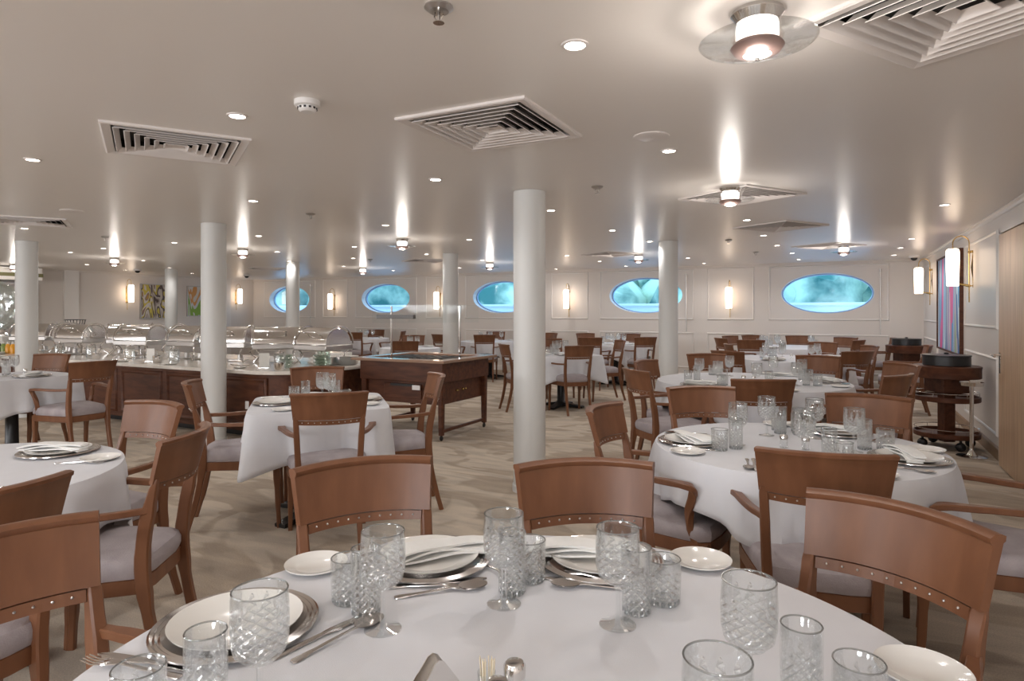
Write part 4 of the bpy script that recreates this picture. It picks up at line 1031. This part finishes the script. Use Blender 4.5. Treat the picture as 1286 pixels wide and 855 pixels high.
for i, (x, y, n) in enumerate(((-5.12, 5.75, 9), (-5.40, 5.85, 7))):
    for k in range(n):
        place('stackplate', plate('stacked_plate', 0.13, 0.014), (x, y, CZ+k*0.0105), 0, 'white plate, %s from the bottom of the %s stack on the buffet' % (['first', 'second', 'third', 'fourth', 'fifth', 'sixth', 'seventh', 'eighth', 'ninth'][k], ['right', 'left'][i]), ['plates in the front stack', 'plates in the rear stack'][i])
for i, (x, y, rz) in enumerate(((-5.62, 4.98, 0.5), (-6.4, 5.0, 0.4), (-7.6, 4.98, 0.3))):
    t = thing('dish_card', 'small white card in a clear stand on the buffet, %s' % ['near the rounded end', 'just right of the column', 'left of the column'][i], 'sign', (x, y, CZ), rz, 'cards on the buffet')
    bm = bm_new(); box(bm, (0, 0, 0.085), (0.11, 0.004, 0.15)); obj('card', bm, 'paper', t, smooth=False)
    bm = bm_new(); box(bm, (0, 0.0, 0.004), (0.12, 0.06, 0.008), bevel=0.002); obj('stand', bm, 'chrome', t)
for k in range(3):
    bm = bm_new(); box(bm, (0, 0, 0.017), (0.52-0.05*k, 0.22, 0.034), bevel=0.008); o = obj('serving_tray', bm, 'china', loc=(-5.75+0.02*k, 6.16, CZ+0.0345*k)); tagit(o, 'white rectangular serving tray, %s of three stacked behind the glass bowls' % ['bottom', 'middle', 'top'][k], 'tray', 'stacked serving trays')

SM = [(-10.9, 4.85), (-9.95, 4.9), (-9.2, 4.82), (-8.6, 4.9), (-7.9, 4.82), (-7.35, 4.9), (-6.95, 4.8), (-6.15, 4.88), (-5.85, 4.85), (-5.2, 4.80)]
for i, (x, y) in enumerate(SM):
    nm = ['first', 'second', 'third', 'fourth', 'fifth', 'sixth', 'seventh', 'eighth', 'ninth', 'tenth'][i]
    if i % 2 == 0:
        t = thing('serving_tongs_rest', 'steel serving tongs on a dish along the buffet front, %s small item from the left' % nm, 'tongs', (x, y, CZ), 0.4*i, 'serving pieces on the buffet')
        bm = bm_new(); lathe(bm, [(0, 0.002), (0.05, 0.002), (0.075, 0.012), (0.077, 0.012), (0.052, 0), (0, 0)], 20); obj('dish', bm, 'china', t)
        bm = bm_new(); tube(bm, smoothpts([(-0.12, 0.012, 0.03), (0.02, 0.03, 0.02), (0.13, 0.004, 0.035), (0.02, -0.03, 0.02), (-0.12, -0.012, 0.03)], 5), 0.005); obj('tongs', bm, 'chrome', t)
    else:
        t = thing('condiment_pot', 'small steel pot with a ladle along the buffet front, %s small item from the left' % nm, 'pot', (x, y, CZ), 0.5*i, 'serving pieces on the buffet')
        bm = bm_new(); lathe(bm, [(0, 0), (0.04, 0), (0.05, 0.02), (0.052, 0.085), (0.048, 0.085), (0.046, 0.02), (0, 0.006)], 20); obj('pot', bm, 'chrome', t)
        bm = bm_new(); tube(bm, [(0.0, 0, 0.02), (0.03, 0, 0.09), (0.07, 0, 0.16)], 0.004); obj('ladle', bm, 'chrome', t)
# ------------------------------------------------------------------ salad cart
cx0, cx1, cy0, cy1 = -4.84, -3.60, 5.48, 6.62
t = thing('salad_cart', 'wooden buffet cart with a cold well on top, right of the buffet', 'cart', ((cx0+cx1)/2, (cy0+cy1)/2, 0), 0)
hx, hy = (cx1-cx0)/2, (cy1-cy0)/2
bm = bm_new(); 
for (a, b, c, d) in ((-hx, hx, -hy, -hy+0.16), (-hx, hx, hy-0.16, hy), (-hx, -hx+0.14, -hy+0.16, hy-0.16), (hx-0.14, hx, -hy+0.16, hy-0.16)):
    box(bm, ((a+b)/2, (c+d)/2, 0.835), (b-a, d-c, 0.03), bevel=0.006)
obj('rim', bm, simple('polished_cart_top', (0.32, 0.20, 0.14), 0.12), t, smooth=False)
bm = bm_new(); box(bm, (0, 0, 0.79), (2*hx-0.26, 2*hy-0.30, 0.01)); obj('well', bm, 'steel', t)
for k in range(9):
    bm = bm_new(); box(bm, (-hx+0.25+k*0.095, 0, 0.838), (0.05, 0.5, 0.008)); obj('grille_bar', bm, 'black', t)
bm = bm_new(); box(bm, (0, 0, 0.715), (2*hx-0.14, 2*hy-0.16, 0.21), bevel=0.006); obj('upper_box', bm, 'wood_dark', t, smooth=False)
bm = bm_new(); box(bm, (0, 0, 0.49), (2*hx-0.26, 2*hy-0.28, 0.24), bevel=0.006); lb = obj('lower_box', bm, 'wood_dark', t, smooth=False)
bm = bm_new(); box(bm, (0, -hy+0.135, 0.50), (0.5, 0.02, 0.16), bevel=0.004); dr = obj('drawer', bm, 'wood_dark', t, smooth=False)
bm = bm_new(); box(bm, (0, -hy+0.12, 0.565), (0.3, 0.02, 0.025)); obj('finger_slot', bm, 'black', dr)
bm = bm_new(); box(bm, (hx-0.4, -hy+0.075, 0.55), (0.1, 0.008, 0.05)); obj('label_plate', bm, 'white', t)
bm = bm_new(); cyl(bm, (hx-0.122, -0.12, 0.49), 0.02, 0.02, 12); ball(bm, (hx-0.122, 0.0, 0.50), 0.016, 10); ball(bm, (hx-0.122, 0.06, 0.50), 0.012, 10); obj('control_knobs', bm, 'brass', t)['kind'] = 'stuff'
for sx in (-1, 1):
    for sy in (-1, 1):
        bm = bm_new(); sweep(bm, [(sx*(hx-0.11), sy*(hy-0.12), 0.06), (sx*(hx-0.11), sy*(hy-0.12), 0.62)], [0.05, 0.065], [0.05, 0.065], up=(0, 1, 0)); lg = obj('leg', bm, 'wood_dark', t)
        bm = bm_new(); ball(bm, (sx*(hx-0.11), sy*(hy-0.12), 0.028), 0.028, 10, (0.6, 1, 1)); cyl(bm, (sx*(hx-0.11), sy*(hy-0.12), 0.045), 0.014, 0.02, 8); obj('caster', bm, 'black', lg)
bm = bm_new(); box(bm, (hx-0.11, 0, 0.10), (0.03, 2*hy-0.3, 0.03)); box(bm, (-hx+0.11, 0, 0.10), (0.03, 2*hy-0.3, 0.03)); obj('stretcher', bm, 'wood_dark', t)
for sx in (-0.32, 0.32):
    bm = bm_new(); tube(bm, [(sx, 0.22*(1 if sx > 0 else -1), 0.84), (sx, 0.22*(1 if sx > 0 else -1), 1.42)], 0.012); obj('guard_post', bm, 'chrome', t)
bm = bm_new(); box(bm, (0, 0, 1.428), (1.0, 0.62, 0.008)); obj('guard_glass', bm, 'guard_glass', t, smooth=False)
for sy, rx in ((-1, -0.45), (1, 0.45)):
    bm = bm_new(); box(bm, (0, sy*0.34, 1.33), (1.0, 0.006, 0.20), mtx=None); obj('guard_glass', bm, 'guard_glass', t, smooth=False)
bm = bm_new(); box(bm, (-0.26, -0.22, 1.30), (0.52, 0.05, 0.045), bevel=0.004); obj('lamp_bar', bm, M['dull_steel'], t, smooth=False)

# ------------------------------------------------------------------ round service stations
def mk_station():
    t = thing('service_station', '', 'trolley')
    bm = bm_new(); lathe(bm, [(0, 0.70), (0.285, 0.70), (0.29, 0.705), (0.29, 0.79), (0.295, 0.80), (0.295, 0.815), (0.285, 0.82), (0, 0.82)], 40); obj('top_drum', bm, 'wood_dark', t)
    bm = bm_new(); box(bm, (0, 0, 0.63), (0.26, 0.3, 0.15), rz=TH, bevel=0.005); obj('center_block', bm, 'wood_dark', t, smooth=False)
    bm = bm_new(); box(bm, (0, 0, 0.33), (0.11, 0.11, 0.54), rz=TH, bevel=0.004); obj('post', bm, 'wood_dark', t, smooth=False)
    for z in (0.47, 0.115):
        bm = bm_new(); lathe(bm, [(0, z), (0.28, z), (0.285, z+0.005), (0.285, z+0.045), (0.27, z+0.05), (0.265, z+0.02), (0, z+0.02)], 40); sh = obj('shelf', bm, 'wood_dark', t)
        bm = bm_new(); tube(bm, [(0.275*math.cos(k*PI/18), 0.275*math.sin(k*PI/18), z+0.085) for k in range(37)], 0.004)
        for k in range(6): tube(bm, [(0.275*math.cos(k*PI/3), 0.275*math.sin(k*PI/3), z+0.045), (0.275*math.cos(k*PI/3), 0.275*math.sin(k*PI/3), z+0.085)], 0.003)
        obj('gallery_rail', bm, 'chrome', sh)
    for k in range(4):
        a = k*PI/2+0.4; bm = bm_new(); ball(bm, (0.23*math.cos(a), 0.23*math.sin(a), 0.045), 0.045, 12, (1, 0.5, 1)); cyl(bm, (0.23*math.cos(a), 0.23*math.sin(a), 0.08), 0.012, 0.04, 8); obj('caster', bm, 'black', t)
    return t
def mk_drum():
    bm = bm_new(); lathe(bm, [(0, 0), (0.20, 0), (0.205, 0.005), (0.205, 0.09), (0.21, 0.095), (0.21, 0.105), (0.0, 0.112)], 36); lathe(bm, [(0.02, 0.110), (0.022, 0.125), (0, 0.13)], 12)
    return tagit(obj('warming_pan', bm, 'black'), '', 'pan')
for (x, y), a, b in (((0.955, 7.68), 'nearest the oak door', 'nearer round service trolley'), ((0.955, 11.95), 'at the far right corner', 'far corner service trolley')):
    place('station', mk_station, (x, y, 0), 0, 'round two-tier mahogany service trolley '+a, 'round service trolleys')
    place('drum', mk_drum, (x, y, 0.821), 0, 'round black lidded pan on the '+b, 'black pans')
x, y = W(4.30, 5.96)
t = thing('bucket_stand', 'chrome pedestal stand in front of the nearer service trolley', 'stand', (x, y, 0))
bm = bm_new(); lathe(bm, [(0, 0), (0.125, 0), (0.125, 0.008), (0.05, 0.018), (0.02, 0.06), (0.017, 0.08), (0.017, 0.66), (0, 0.66)], 28); obj('pedestal', bm, 'chrome', t)
bm = bm_new(); lathe(bm, [(0.0, 0.62), (0.02, 0.62), (0.02, 0.66), (0.09, 0.665), (0.10, 0.70), (0.097, 0.70), (0.085, 0.668), (0, 0.665)], 28); obj('ring_tray', bm, 'chrome', t)

# ------------------------------------------------------------------ pantry niche on the left wall
t = thing('pantry_cabinet', 'grey steel glass-fronted pantry cabinet at the far left edge', 'cabinet', (XL+0.22, 6.5, 0), 0)
bm = bm_new(); box(bm, (0, 0, 0.55), (0.4, 1.3, 1.1), bevel=0.01); obj('lower_cabinet', bm, 'steel', t, smooth=False)
bm = bm_new(); box(bm, (-0.17, 0, 1.5), (0.04, 1.3, 0.8)); box(bm, (0, 0.63, 1.5), (0.36, 0.04, 0.8)); box(bm, (0, -0.63, 1.5), (0.36, 0.04, 0.8)); box(bm, (0, 0, 1.92), (0.4, 1.3, 0.04)); obj('upper_case', bm, 'steel', t, smooth=False)
for z in (1.3, 1.6):
    bm = bm_new(); box(bm, (0, 0, z), (0.32, 1.22, 0.02)); obj('shelf', bm, 'glass', t, smooth=False)
bm = bm_new(); box(bm, (XL+0.25, 6.5, 2.12), (0.5, 1.6, 0.26), bevel=0.01); o = obj('niche_soffit', bm, 'mould', smooth=False); o['kind'] = 'structure'; o.name = 'trim_4'
bm = bm_new(); box(bm, (XL+0.51, 6.5, 2.10), (0.02, 1.6, 0.07)); o = obj('trim_5', bm, simple('olive_strip', (0.16, 0.15, 0.06), 0.5), smooth=False); o['kind'] = 'structure'
